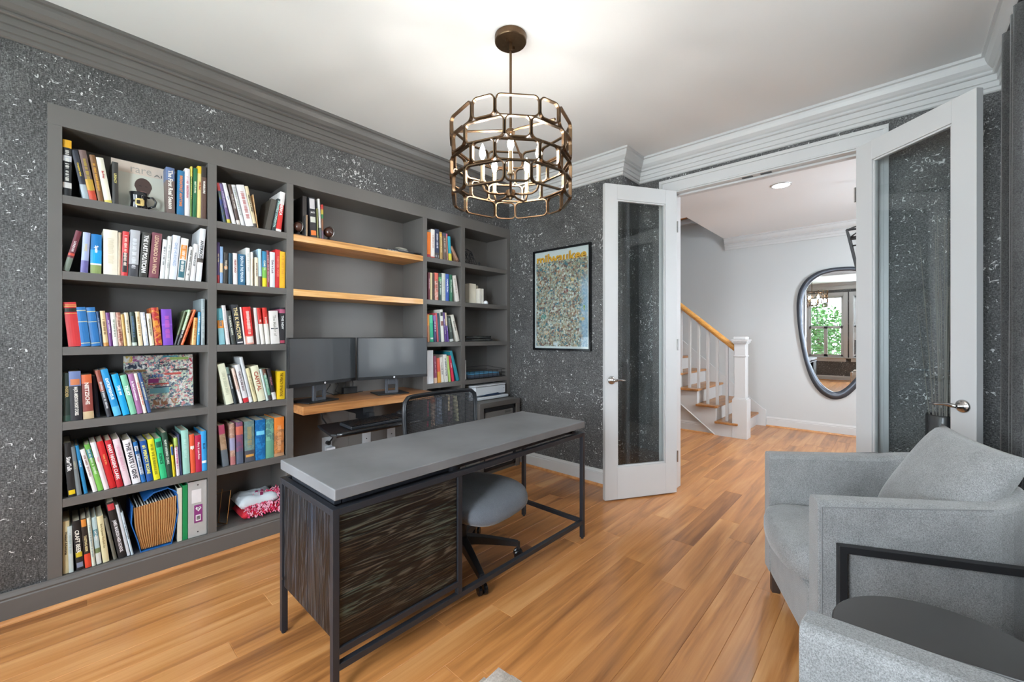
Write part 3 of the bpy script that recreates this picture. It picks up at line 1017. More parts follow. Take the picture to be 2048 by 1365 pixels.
  (0.952, 0.045, 0.179, 0.022, 'ecc41c', 't:THE WEALTH OF NATIONS|tc:5a3010|big'),
 ]),
 (2,5,0.498,[
  (0.661, 0.0298, 0.248, -0.101, 'a08468', 'b:.78,1,b04a68|b:0,.4,66707a|pat:b89a80|plain'),
  (0.7, 0.024, 0.248, -0.024, 'b08a78', 'b:.35,.65,a0a0c0|pat:c8a898|b:0,.2,b87878|plain'),
  (0.73, 0.034, 0.251, -0.016, '8a5470', 'b:.7,.9,c86a58|b:0,.3,5a6478|pat:6a5a78|plain'),
  (0.774, 0.053, 0.248, -0.02, '6a8284', 'b:0,.28,55565e|pat:7a9690|bx:.12,.18,d8a050|dash|tc:a89a68'),
  (0.831, 0.055, 0.248, -0.008, '1f62a0', 'pat:2f82c0|bx:.62,.72,7ad0f0|plain'),
  (0.889, 0.043, 0.245, 0.0, '56807e', 'b:0,.45,6aa088|pat:80b8a0|plain'),
  (0.935, 0.056, 0.25, 0.004, 'c8844a', 'b:.68,1,e08030|pat:9a6a48|b:0,.08,b89070|dash|tc:e8b080'),
 ]),
 (3,1,1.938,[
  (1.124, 0.007, 0.14, -0.007, '3a3a3c', 'd:.005|plain'),
  (1.132, 0.01, 0.147, 0.007, 'a08468', 'plain'),
  (1.16, 0.042, 0.27, -0.048, '24242a', 'bx:.72,.97,c8c4c8|bx:.38,.52,d8d8cc|bx:.06,.18,e87a2c|plain'),
  (1.206, 0.006, 0.205, -0.029, '8a8a58', 'plain'),
  (1.222, 0.013, 0.273, -0.051, 'dad6d2', 'b:0,.28,505458|plain'),
  (1.236, 0.012, 0.239, -0.013, '8a5a3c', 'b:.86,1,c83a30|b:.72,.86,c8b040|b:.6,.72,3a7a48|b:0,.25,6a5060|plain'),
 ]),
 (4,1,1.938,[
  (2.116, 0.036, 0.215, 0.009, 'ea7e28', 'b:0,.12,a03040|plain'),
  (2.157, 0.037, 0.245, 0.0, 'ece8e2', 'b:.0,.04,c83a30|dash|tc:c8a8a0'),
  (2.199, 0.042, 0.253, -0.012, '2c3450', 'bx:.04,.12,c8ccd8|dash|tc:d0d0dc|b:0,.2,45423f'),
  (2.254, 0.028, 0.238, -0.038, 'a88a58', 'bx:.82,.94,e0b048|dash|tc:e8d8a0'),
  (2.2871, 0.0357, 0.234, -0.035, '6a5a50', 'dash|tc:c8b8a8|b:.88,1,4a4a60'),
  (2.3271, 0.0167, 0.234, -0.05, 'a87a6a', 'b:.86,1,d06a80|plain'),
  (2.353, 0.0299, 0.215, -0.079, '3aa4bc', 'b:0,.3,e4dc50|plain'),
  (2.443, 0.0277, 0.147, -0.577, 'a88068', 'b:.0,.1,705040|plain'),
 ]),
 (4,2,1.578,[
  (2.127, 0.019, 0.232, -0.004, '6a3440', 'dash|tc:d8a8b0'),
  (2.148, 0.018, 0.231, 0.0, 'dcd0a0', 'plain'),
  (2.169, 0.024, 0.23, 0.0, '4a3c34', 'plain'),
  (2.197, 0.037, 0.237, -0.008, 'd8b0a0', 'b:.7,1,d86a5a|pat:c87868|dash|tc:702a20'),
  (2.239, 0.028, 0.236, -0.004, '2f4a44', 'b:.7,.86,4a9a68|dash|tc:c8d8d0'),
  (2.269, 0.04, 0.241, -0.004, 'cfd2c8', 'dash|tc:b8bcb4'),
  (2.313, 0.04, 0.239, -0.008, '3a5cb4', 't:HAMILTON|tc:eef0f8'),
  (2.358, 0.032, 0.237, -0.013, '2f6a50', 't:REVOLUTION|tc:d8ecdc'),
  (2.431, 0.0442, 0.235, -0.184, 'e8e2dc', 'dash|tc:c0b4a8'),
 ]),
 (4,3,1.218,[
  (2.1077, 0.0106, 0.24, -0.006, 'd06a68', 'plain'),
  (2.1219, 0.0221, 0.234, -0.018, 'c08a60', 'b:.6,1,e0a050|plain'),
  (2.1502, 0.0345, 0.23, -0.041, '3ab088', 'b:.7,1,58c8a0|bx:.1,.16,d8e8e0|plain'),
  (2.189, 0.025, 0.227, -0.044, '3c3a68', 'dash|tc:f0e8f0|b:.8,1,8a6aa8'),
  (2.222, 0.0169, 0.251, -0.076, 'c85a62', 'plain'),
  (2.241, 0.016, 0.249, -0.076, '3a5a6a', 'plain'),
  (2.2684, 0.0312, 0.282, -0.07, 'dcdcd2', 'bx:.5,.64,8a5a50|bx:.8,.92,3a3a40|plain'),
  (2.3069, 0.023, 0.259, -0.095, '5a3c80', 'dash|tc:c8b8d8'),
  (2.336, 0.0169, 0.258, -0.115, '6a4a98', 'b:.56,1,d8c49a|dash|tc:e8e0f0'),
  (2.3648, 0.0388, 0.227, -0.163, '3a4440', 'b:0,.1,c8ccc8|dash|tc:8a9a90'),
  (2.4378, 0.0358, 0.244, -0.301, 'dcd8cc', 't:SOONISH|tc:383430'),
 ]),
 (4,4,0.862,[
  (2.1101, 0.0727, 0.284, -0.019, 'e8e8ee', 'plain'),
  (2.1928, 0.0274, 0.235, -0.057, '9a4a68', 'b:.0,.2,d8b8a0|dash|tc:d89aa8'),
  (2.23, 0.0329, 0.216, -0.088, 'e05a44', 'b:0,.45,e0a040|plain'),
  (2.266, 0.0309, 0.221, -0.077, 'ece8e0', 'dash|tc:505058'),
  (2.3033, 0.0364, 0.242, -0.077, 'e2e0da', 't:A VINDICATION|tc:404448'),
  (2.3518, 0.0223, 0.232, -0.125, 'b8d07a', 'plain'),
  (2.3882, 0.0271, 0.233, -0.181, 'cc2a4c', 't:BORN|tc:f4dce2'),
  (2.4454, 0.0291, 0.281, -0.309, '2f8ea0', 'plain'),
 ]),
 (4,5,0.498,[
  (2.107, 0.025, 0.225, -0.009, 'c2406a', 'b:.6,1,d87890|plain'),
  (2.134, 0.016, 0.207, 0.0, '3f6a60', 'plain'),
  (2.161, 0.039, 0.244, 0.0, 'a08474', 'b:.8,1,b06848|pat:c8b09a|plain'),
  (2.217, 0.064, 0.242, 0.0, '76849a', 'dash|tc:b8c4d8'),
  (2.286, 0.044, 0.239, 0.0, '3c3c40', 'dash|tc:70707a'),
  (2.336, 0.026, 0.241, 0.0, 'd8c8a0', 'b:0,.45,6a5058|plain'),
  (2.365, 0.032, 0.236, 0.0, '5c4c54', 'pat:a89898|plain'),
  (2.446, 0.0267, 0.231, -0.143, 'dcd8b4', 'plain'),
 ]),
]

# ================================================================ built-in bookcase
YF, YB = 2.895, 3.19
bc = thing('bookcase', 'built-in charcoal grey bookcase with five bays filling the long wall', 'bookcase', (1.55, 3.05, 0))
ST = [(-0.03, 0.017), (0.584, 0.626), (1.003, 1.045), (2.061, 2.102), (2.478, 2.524), (3.084, 3.129)]
ZS = [1.938, 1.578, 1.218, 0.862, 0.498]
for i, (a, b) in enumerate(ST):
    obj('stile', box(a, b, YF, YF + 0.02, 0.0 if i > 1 else 0.135, 2.26, 0.001), M_cab, bc)
    obj('partition', box(a, b, YF + 0.02, YB, 0.0, 2.30), M_cab, bc)
obj('top_rail', box(-0.03, 3.129, YF, YF + 0.02, 2.26, 2.3555, 0.001), M_cab, bc)
obj('top_panel', box(-0.03, 3.129, YF + 0.02, YB, 2.26, 2.30), M_cab, bc)
obj('back_panel', box(-0.03, 3.129, YB, YB + 0.03, 0, 2.33), M_cab, bc)
obj('back_batten', boxes([(1.56, 1.575, YB - 0.004, YB, 0.0, 0.76)]), M_cab, bc)
for bay, (a, b) in enumerate([(0.017, 0.584), (0.626, 1.003), (1.045, 2.061), (2.102, 2.478), (2.524, 3.084)]):
    if bay != 2:
        zz = ZS if bay in (0, 1) else (ZS if bay == 3 else ZS[:4])
        for z in zz:
            obj('shelf', box(a, b, YF + 0.001, YB, z - 0.04, z, 0.001), M_cab, bc)
        if bay in (0, 1):
            obj('bottom_shelf', box(a, b, YF + 0.001, YB, 0.10, 0.133, 0.001), M_cab, bc)
    else:
        for z in ZS[:2]:
            bm = box(a, b, YF - 0.004, YB, z - 0.044, z, 0.002)
            o = obj('wooden_shelf', bm, M_shelfwood, bc)
            o['label'] = 'golden wood floating shelf of the middle bay'

slab = tag(obj('wall_desk', box(1.046, 2.060, 2.745, 3.188, 0.767, 0.821, 0.004), M_slabwood), 'thick walnut desk slab under the two monitors in the bookcase', 'desk')

# ---------------------------------------------------------------- books
_HM = {}


def colm(h, rough=0.42):
    key = 'cover_' + h
    if key not in _M:
        mat(key, h, rough, var=0.10, vscale=25)
    return _M[key]


def patm(a, b):
    key = 'printed_%s_%s' % (a, b)
    if key not in _M:
        m, N, L, P = new_mat(key)
        n = noise(N, L, mapping(N, L, (1, 1, 0.7)), 45, 3, 0.6, 1.0).outputs['Fac']
        r = ramp(N, [(0.46, srgb(a)), (0.56, srgb(b))])
        L.new(n, r.inputs[0])
        L.new(r.outputs[0], P.inputs['Base Color'])
        P.inputs['Roughness'].default_value = 0.4
        _M[key] = m
    return _M[key]


PAL = {'white': (235, 235, 235), 'cream': (228, 218, 190), 'black': (30, 30, 32), 'dark grey': (62, 62, 62), 'grey': (130, 133, 135), 'pale grey': (195, 200, 200),
       'red': (205, 45, 45), 'crimson': (180, 30, 70), 'maroon': (120, 55, 65), 'brown': (110, 85, 65), 'tan': (185, 145, 100), 'orange': (228, 125, 50),
       'yellow': (230, 205, 50), 'lime green': (170, 205, 110), 'green': (80, 165, 90), 'mint green': (130, 200, 165), 'dark green': (42, 75, 60), 'teal': (50, 140, 150),
       'sky blue': (120, 185, 225), 'bright blue': (35, 150, 215), 'blue': (45, 105, 170), 'navy': (40, 60, 95), 'purple': (105, 65, 150), 'lilac': (165, 165, 205),
       'pink': (235, 195, 205), 'mauve': (160, 105, 150), 'olive': (110, 112, 75), 'pale blue': (205, 218, 228), 'rose': (205, 95, 95)}


def cname(h):
    c = [int(h[i:i + 2], 16) for i in (0, 2, 4)]
    return min(PAL, key=lambda n: sum((p - q) ** 2 for p, q in zip(PAL[n], c)))


ORD = ['first', 'second', 'third', 'fourth', 'fifth', 'sixth', 'seventh', 'eighth', 'ninth', 'tenth', 'eleventh', 'twelfth', 'thirteenth', 'fourteenth', 'fifteenth',
       'sixteenth', 'seventeenth', 'eighteenth', 'nineteenth', 'twentieth', 'twenty-first', 'twenty-second', 'twenty-third']
BAY = {1: 'leftmost bay', 2: 'second bay', 3: 'middle bay', 4: 'fourth bay', 5: 'rightmost bay'}
SHF = {1: 'top shelf', 2: 'second shelf', 3: 'third shelf', 4: 'fourth shelf', 5: 'fifth shelf', 6: 'bottom shelf'}
rb = random.Random(3)


def dash_bm(th, h, f0, f1, y):
    bm = bmesh.new()
    z = h * f1
    while z > h * f0:
        L_ = rb.uniform(0.0012, 0.0032)
        k_ = rb.uniform(0.16, 0.24)
        if rb.random() < 0.82:
            vs = [bm.verts.new(p) for p in ((th * (0.5 - k_), y, z - L_), (th * (0.5 + k_), y, z - L_), (th * (0.5 + k_), y, z), (th * (0.5 - k_), y, z))]
            bm.faces.new(vs)
        z -= L_ + 0.0013
    return bm


def make_book(x, th, h, lean, z, col, opts, label, group):
    o_ = opts.split('|')
    dep = 0.165 if h < 0.2 else (0.19 if h < 0.26 else 0.215)
    dep = min(dep, 0.25) + rb.uniform(-0.012, 0.012)
    pat = next((q[4:] for q in o_ if q.startswith('pat:')), None)
    m = patm(col, pat) if pat else colm(col)
    t = min(0.0022, th * 0.2)
    bm = bmesh.new()
    bm_box(bm, 0, t, 0, dep, 0, h)
    bm_box(bm, th - t, th, 0, dep, 0, h)
    # slightly rounded spine
    n = 5
    A = [bm.verts.new((th * i / n, -0.0028 * math.sin(PI * i / n), 0)) for i in range(n + 1)]
    B = [bm.verts.new((th * i / n, -0.0028 * math.sin(PI * i / n), h)) for i in range(n + 1)]
    A2 = [bm.verts.new((th * i / n, t, 0)) for i in range(n + 1)]
    B2 = [bm.verts.new((th * i / n, t, h)) for i in range(n + 1)]
    for i in range(n):
        bm.faces.new((A[i], A[i + 1], B[i + 1], B[i]))
        bm.faces.new((A2[i + 1], A2[i], B2[i], B2[i + 1]))
        bm.faces.new((B[i], B[i + 1], B2[i + 1], B2[i]))
        bm.faces.new((A[i + 1], A[i], A2[i], A2[i + 1]))
    bk = obj('book', bm, m)
    obj('pages', box(t, th - t, t, dep - 0.003, 0.002, h - 0.003), M_pages, bk, local=True)
    tc = next((q[3:] for q in o_ if q.startswith('tc:')), 'e8e8e0')
    yo = -0.0032
    layer = 0
    for q in o_:
        if q.startswith('b:') or q.startswith('bx:'):
            f0, f1, cc = q.split(':')[1].split(',')
            f0, f1 = float(f0), float(f1)
            layer += 1
            e = 0.00025 * layer
            if q.startswith('b:'):
                P_ = [(th * i / n, -0.0028 * math.sin(PI * i / n) - e) for i in range(n + 1)]
                P_ = [(-e, dep * 0.98), (-e, 0)] + P_[1:-1] + [(th + e, 0), (th + e, dep * 0.98)]
            else:
                P_ = [(th * (0.1 + 0.8 * i / n), -0.0028 * math.sin(PI * (0.1 + 0.8 * i / n)) - e - 0.0002) for i in range(n + 1)]
            bm = bmesh.new()
            A = [bm.verts.new((u, v, h * f0 + (0.0004 if f0 == 0 else 0))) for u, v in P_]
            B = [bm.verts.new((u, v, h * f1)) for u, v in P_]
            for i in range(len(P_) - 1):
                bm.faces.new((A[i], A[i + 1], B[i + 1], B[i]))
            obj('spine_band', bm, colm(cc), bk, local=True)
            yo = min(yo, -0.0034 - e)
    ttl = next((q[2:] for q in o_ if q.startswith('t:')), None)
    if ttl:
        top_ = 0.94
        if any(q.startswith('bx:.8') or q.startswith('bx:.7') for q in o_):
            top_ = 0.78 if len(ttl) < 16 else 0.68
        _, _, asp = text_mesh(ttl, 0.03)
        hh = th * (0.56 if 'big' in o_ else 0.42)
        ln = min(hh * asp * 1.05, h * (top_ - 0.1))
        hh = min(hh, ln / asp * 1.9)
        zt = h * top_ - (h * (top_ - 0.1) - ln) * 0.35
        obj('title', text_bm(ttl, ((th - hh) / 2, yo, zt), (0, 0, -ln), (hh, 0, 0), 0.03), colm(tc), bk, local=True)
    elif 'dash' in o_:
        obj('title', dash_bm(th, h, rb.uniform(0.12, 0.4), rb.uniform(0.75, 0.92), yo), colm(tc), bk, local=True)
    dy = next((float(q[2:]) for q in o_ if q.startswith('d:')), 0.0)
    bk.rotation_euler = (0, lean, 0)
    bk.location = (x, 2.909 + dy + rb.uniform(0, 0.007), z + (th * math.sin(lean) if lean > 0 else 0) + 0.0005)
    return tag(bk, label, 'book', group)


for bay, sh, z, lst in ROWS:
    for i, (x, th, h, lean, col, opts) in enumerate(lst):
        a = cname(col)
        o_ = opts.split('|')
        tc = next((cname(q[3:]) for q in o_ if q.startswith('tc:')), None)
        bd = next((cname(q.split(',')[2]) for q in o_ if q.startswith('b:') or q.startswith('bx:')), None)
        if bd and bd != a:
            desc = '%s book with %s band' % (a, bd)
        elif tc and tc != a and ('dash' in o_ or 't:' in opts):
            desc = '%s book with %s lettering' % (a, tc)
        else:
            desc = '%s %s book' % ('thick' if th > 0.033 else ('thin' if th < 0.016 else 'plain'), a)
        place = ORD[i] + ' from left' if i else 'leftmost'
        nb_ = make_book(x, th, h, lean, z, col, opts, '%s, %s on %s, %s' % (desc, place, SHF[sh], BAY[bay]), 'books on the %s of the %s' % (SHF[sh], BAY[bay]))
        if bay == 3 and i == 2:
            obj('title', text_bm('JAZZ', (th * 0.16, -0.0042, h * 0.60), (th * 0.68, 0, 0), (0, 0, 0.013), 0.03), colm('f0f0f0'), nb_, local=True)


def board_book(name, x0, x1, y, z, h, th, tilt, m, label, cat='book', rz=0.0):
    """a wide book or panel standing with its front cover showing, tilted back"""
    w_ = x1 - x0
    o = obj(name, box(0, w_, 0, th, 0, h, 0.001), m)
    o.location = (x0, y, z + 0.0005)
    o.rotation_euler = (-tilt, 0, rz)
    return tag(o, label, cat, None)


# pale photo book standing face-out on the top shelf
rare = board_book('picture_book', 0.19, 0.44, 2.975, 1.938, 0.262, 0.012, R(6), mat('photo_cover', 'cfd0c4', 0.35, var=0.05, vscale=5), 'large pale picture book standing face-out behind the mug, top shelf of leftmost bay')
obj('cover_band', box(0, 0.25, -0.0006, 0, 0.20, 0.262), colm('d8cabc'), rare, local=True)
obj('title', text_bm('rare', (0.075, -0.0012, 0.208), (0.085, 0, 0), (0, 0, 0.028)), colm('a8a49c'), rare, local=True)
obj('title', text_bm('AIR', (0.17, -0.0012, 0.206), (0.062, 0, 0), (0, 0, 0.016)), colm('6a6a68'), rare, local=True)
bm = bmesh.new()
vs = [bm.verts.new((0.125 + 0.036 * math.cos(q * PI / 12) * (1 - 0.12 * (math.sin(q * PI / 12) < 0)), -0.0013, 0.135 + 0.050 * math.sin(q * PI / 12))) for q in range(24)]
bm.faces.new(vs)
obj('printed_portrait', bm, colm('4a3834'), rare, local=True)
for sx in (-0.012, 0.012):
    obj('printed_eye', box(0.125 + sx - 0.005, 0.125 + sx + 0.005, -0.0018, -0.0014, 0.138, 0.141), colm('201a1a'), rare, local=True)
obj('printed_mouth', box(0.113, 0.137, -0.0018, -0.0014, 0.108, 0.112), colm('7a5850'), rare, local=True)

bb = board_book('picture_book', 0.15, 0.36, 3.09, 1.578, 0.225, 0.03, R(2), colm('c4d0d6'), 'pale blue oversized book standing at the back, second shelf of leftmost bay')
obj('spine_band', box(-0.0008, 0.006, -0.0008, 0.031, 0, 0.2255), colm('2c4668'), bb, local=True)
board_book('picture_book', 0.655, 0.70, 3.0, 1.218, 0.20, 0.03, R(2), colm('8a5050'), 'dark red book standing behind the others, third shelf of second bay')
board_book('picture_book', 0.69, 0.775, 2.99, 1.218, 0.215, 0.04, 0, colm('2c2422'), 'dark brown book standing behind the others, third shelf of second bay')

# collage box
M_coll = print_mat('collage_print', ['f0f0ec', 'b8ccd8', '8a9aa8', 'd89090', 'e8e4d8', '5a6a78', 'c8d8c0', 'f4f4f4', 'a87058', '78b8c8'], 110)
col = board_book('collage_board', 0.243, 0.545, 3.045, 0.862, 0.30, 0.02, R(5), M_coll, 'colourful city collage board standing face-out on fourth shelf of leftmost bay', 'artwork')
for (x0, x1, z0, z1, cc) in ((0, 0.035, 0.262, 0.298, 'd8b858'), (0.038, 0.085, 0.268, 0.296, 'a8508c'), (0.005, 0.095, 0.225, 0.252, '2c3448'), (0.005, 0.09, 0.21, 0.222, '8a7048'),
                             (0.165, 0.23, 0.288, 0.296, '3a9ab0'), (0.195, 0.28, 0.272, 0.286, 'a8c870'), (0.21, 0.275, 0.208, 0.219, '4a4640'), (0.105, 0.19, 0.085, 0.115, '78b4c0'),
                             (0.17, 0.245, 0.186, 0.198, 'c85850'), (0.283, 0.299, 0.15, 0.28, 'c85868'), (0.10, 0.145, 0.145, 0.168, 'a03080'), (0.12, 0.23, 0.02, 0.05, 'b07a58'),
                             (0.13, 0.20, 0.116, 0.122, '30506a'), (0.10, 0.19, 0.134, 0.141, 'c8584c')):
    obj('printed_patch', box(x0, x1, -0.0008, 0, z0, z1), patm(cc, 'e8e8e4') if cc in ('2c3448', 'c85868', 'b07a58', 'd8b858', 'a8508c') else colm(cc), col, local=True)
for s_, x0, z0, w_, h_, cc in (('MOL', 0.147, 0.252, 0.05, 0.012, '303848'), ('GEN', 0.143, 0.235, 0.055, 0.012, '303848'), ('UKEE', 0.105, 0.175, 0.06, 0.017, '3a78b8')):
    obj('lettering', text_bm(s_, (x0, -0.0016, z0), (w_, 0, 0), (0, 0, h_), 0.03), colm(cc), col, local=True)

# mug with a yellow emblem
mg = thing('mug', 'black pitcher mug with yellow emblem on the top shelf of leftmost bay', 'mug', (0.295, 2.925, 1.938))
MY = 2.945
M_mug = mat('black_glaze', '17181c', 0.15, coat=0.6)
bm = lathe([(0.0, 1.9385), (0.034, 1.9385), (0.036, 1.942), (0.033, 1.975), (0.035, 2.005), (0.040, 2.024), (0.037, 2.024), (0.031, 2.0), (0.030, 1.95), (0, 1.948)], 28, 0.293, MY)
obj('body', bm, M_mug, mg, smooth=True)
obj('handle', tube([(0.326, MY, 2.008), (0.348, MY - 0.004, 2.012), (0.362, MY - 0.006, 1.992), (0.356, MY - 0.005, 1.968), (0.328, MY, 1.952)], 0.0055, 8), M_mug, mg, smooth=True)
em = bmesh.new()
g = []
for i in range(9):
    for j in range(9):
        a = -2.05 + 1.0 * i / 8
        g.append(em.verts.new((0.293 + 0.0368 * math.cos(a), MY + 0.0368 * math.sin(a), 1.952 + 0.038 * j / 8)))
for i in range(8):
    for j in range(8):
        if (i in (0, 7)) and (j in (0, 7)):
            continue
        em.faces.new((g[i * 9 + j], g[(i + 1) * 9 + j], g[(i + 1) * 9 + j + 1], g[i * 9 + j + 1]))
emb = obj('emblem', em, colm('e0c478'), mg)
obj('emblem_mark', box(0.280, 0.293, MY - 0.0405, MY - 0.0385, 1.961, 1.980, 0.002), colm('2a2622'), emb)

# binders and folders on the bottom shelf of the leftmost bay
def binder(x0, x1, z0, z1, y0, col, label, cat='binder'):
    t = thing('binder', label, cat, ((x0 + x1) / 2, y0 + 0.1, z0))
    obj('cover', boxes([(x0, x0 + 0.003, y0 + 0.003, y0 + 0.235, z0, z1), (x1 - 0.003, x1, y0 + 0.003, y0 + 0.235, z0, z1), (x0, x1, y0, y0 + 0.003, z0, z1)], 0.001), colm(col), t)
    obj('pages', box(x0 + 0.004, x1 - 0.004, y0 + 0.012, y0 + 0.225, z0 + 0.004, z1 - 0.012), M_pages, t)
    return t


zb = 0.134
binder(0.449, 0.469, zb, 0.428, 2.912, 'd8d4c4', 'pale cream binder between the file organiser and the green binder')
binder(0.4715, 0.494, zb, 0.438, 2.912, '1f8a50', 'green binder beside the wide white binder')
wb = binder(0.496, 0.582, zb, 0.447, 2.912, 'b6b4b2', 'wide white ring binder with purple label at the end of bottom shelf')
obj('paper_label', box(0.512, 0.556, 2.9105, 2.9118, 0.325, 0.40), colm('e6e2e4'), wb)
pl = obj('purple_label', box(0.523, 0.561, 2.9105, 2.9118, 0.212, 0.312), colm('8a3a7c'), wb)
obj('heart_panel', prism([(0.529, 0.292), (0.533, 0.302), (0.542, 0.297), (0.551, 0.302), (0.556, 0.292), (0.5425, 0.274)], 2.9098, 2.9104, 'y'), colm('ece8ec'), pl)
obj('numeral', text_bm('3"', (0.536, 2.9094, 0.283), (0.014, 0, 0), (0, 0, 0.014), 0.03), colm('6a2a64'), pl)
obj('barcode_panel', box(0.530, 0.553, 2.9098, 2.9104, 0.222, 0.256), colm('ece8ec'), pl)
obj('barcode', boxes([(0.534 + 0.0022 * q, 0.5352 + 0.0022 * q, 2.9092, 2.9097, 0.228, 0.250) for q in range(7)]), colm('2a2a2c'), pl)
for zz in (0.16, 0.425):
    obj('rivet', lathe([(0, 0), (0.004, 0), (0.003, 0.001), (0, 0.001)], 10).copy() if False else tube([(0.54, 2.912, zz), (0.54, 2.9105, zz)], 0.0035, 10), colm('2a2426'), wb)

# accordion file organiser
fo = thing('file_organiser', 'blue accordion file folder with fanned tan pockets on bottom shelf', 'file folder', (0.375, 3.0, zb))
M_kraft = mat('kraft_card', 'b98a56', 0.8, var=0.12, vscale=30)
xb0, xb1, xt0, xt1 = 0.300, 0.420, 0.268, 0.444
zt = 0.378
bm = bmesh.new()
nf = 18
for i in range(nf * 2):
    pts_ = []
    for j in range(7):
        u = j / 6
        bul = math.sin(PI * min(1, u * 1.1)) * 0.008
        a = xb0 + (xt0 - xb0) * u - bul
        b = xb1 + (xt1 - xb1) * u + bul
        f = i / (nf * 2 - 1)
        pts_.append((a + (b - a) * f, 2.913 + (0.0 if i % 2 else 0.007), zb + 0.012 + (zt - zb - 0.018 * (1 - f)) * u))
    if i:
        for j in range(6):
            bm.faces.new([bm.verts.new(p) for p in (last[j], pts_[j], pts_[j + 1], last[j + 1])])
    last = pts_
bmesh.ops.remove_doubles(bm, verts=bm.verts, dist=1e-5)
pk = obj('pleated_pockets', bm, M_kraft, fo)
sd = pk.modifiers.new('solid', 'SOLIDIFY')
sd.thickness = 0.001
bm = bmesh.new()
for i in range(16):
    f = (i + 0.5) / 16
    a = xb0 + (xb1 - xb0) * f
    b = xt0 + (xt1 - xt0) * f
    hh = zt + rb.uniform(-0.002, 0.012)
    A = [bm.verts.new(p) for p in ((a, 2.925, zb + 0.02), (a, 3.13, zb + 0.02), (b, 3.13, hh), (b, 2.925, hh))]
    bm.faces.new(A)
pp = obj('papers', bm, colm('e4e2dc'), fo)
sd = pp.modifiers.new('solid', 'SOLIDIFY')
sd.thickness = 0.003
bl = '2c6cb8'
obj('cover', prism([(xb0 - 0.004, zb), (xb1 + 0.004, zb), (xb1 + 0.016, zb + 0.06), (xt1 + 0.010, zb + 0.16), (xt1 + 0.004, zt + 0.02), (xt1 + 0.001, zt + 0.02), (xt1 + 0.006, zb + 0.16), (xb1 + 0.012, zb + 0.06), (xb1 + 0.002, zb + 0.004),
                    (xb0 - 0.002, zb + 0.004), (xb0 - 0.012, zb + 0.06), (xt0 - 0.006, zb + 0.16), (xt0 - 0.002, zt + 0.01), (xt0 - 0.005, zt + 0.01), (xt0 - 0.010, zb + 0.16), (xb0 - 0.016, zb + 0.06)], 2.910, 3.15, 'y'), colm(bl), fo)
obj('flap', prism([(0.310, zt + 0.018), (0.350, zt + 0.052), (0.41, zt + 0.062), (0.452, zt + 0.028), (0.449, zt + 0.024), (0.41, zt + 0.056), (0.352, zt + 0.046), (0.314, zt + 0.014)], 2.93, 3.15, 'y'), colm(bl), fo)

# wire holder and folded towel, bottom shelf of the second bay
wh = thing('wire_rack', 'thin gold wire file rack on the bottom shelf of second bay', 'rack', (0.66, 3.02, zb))
for dx, dy in ((0.0, 0.0), (-0.03, 0.06)):
    P_ = [(0.640 + dx, 2.965 + dy, zb + 0.003), (0.692 + dx, 2.965 + dy, zb + 0.003), (0.712 + dx, 2.965 + dy, zb + 0.20), (0.630 + dx + 0.003, 2.965 + dy, zb + 0.20)]
    P_ = [(max(p[0], 0.629), p[1], p[2]) for p in P_]
    obj('wire_loop', tube(P_, 0.0018, 6, True), M_gold, wh)
obj('wire_bar', tube([(0.692, 2.965, zb + 0.003), (0.662, 3.025, zb + 0.003)], 0.0018, 6), M_gold, wh)

tw = thing('folded_blanket', 'folded white and red shirt with pink fringe on the bottom shelf', 'blanket', (0.87, 3.02, zb))


def soft_slab(x0, x1, y0, y1, z0, z1, amp, seed, nx=14, ny=12, rz=0.0):
    bm = bmesh.new()
    rr = random.Random(seed)
    ph = [rr.uniform(0, 6) for _ in range(6)]
    cx, cy_ = (x0 + x1) / 2, (y0 + y1) / 2
    G = []
    for lay in (0, 1):
        for i in range(nx + 1):
            for j in range(ny + 1):
                u, v = i / nx, j / ny
                edge = min(u, 1 - u, v, 1 - v)
                e = min(1, edge * 6) ** 0.5
                x = x0 + (x1 - x0) * u
                y = y0 + (y1 - y0) * v
                zm_ = (z0 + z1) / 2
                if lay:
                    z = zm_ + (z1 - zm_) * e + amp * e * (math.sin(u * 9 + ph[0]) * math.cos(v * 7 + ph[1]) + 0.5 * math.sin(u * 17 + v * 13 + ph[2]))
                else:
                    z = zm_ - (zm_ - z0) * e
                q = Vector((x - cx, y - cy_, 0))
                q.rotate(Matrix.Rotation(rz, 3, 'Z'))
                G.append(bm.verts.new((cx + q.x, cy_ + q.y, z)))
    n1 = (nx + 1) * (ny + 1)
    for lay in (0, 1):
        for i in range(nx):
            for j in range(ny):
                a = lay * n1 + i * (ny + 1) + j
                f = [G[a], G[a + ny + 1], G[a + ny + 2], G[a + 1]]
                bm.faces.new(f if lay else f[::-1])
    bmesh.ops.remove_doubles(bm, verts=bm.verts, dist=1e-6)
    # stitch the rim
    for i in range(nx):
        for j in (0, ny):
            a, b = i * (ny + 1) + j, (i + 1) * (ny + 1) + j
            try:
                bm.faces.new((G[a], G[b], G[n1 + b], G[n1 + a]))
            except Exception:
                pass
    for j in range(ny):
        for i in (0, nx):
            a, b = i * (ny + 1) + j, i * (ny + 1) + j + 1
            try:
                bm.faces.new((G[a], G[b], G[n1 + b], G[n1 + a]))
            except Exception:
                pass
    return bm


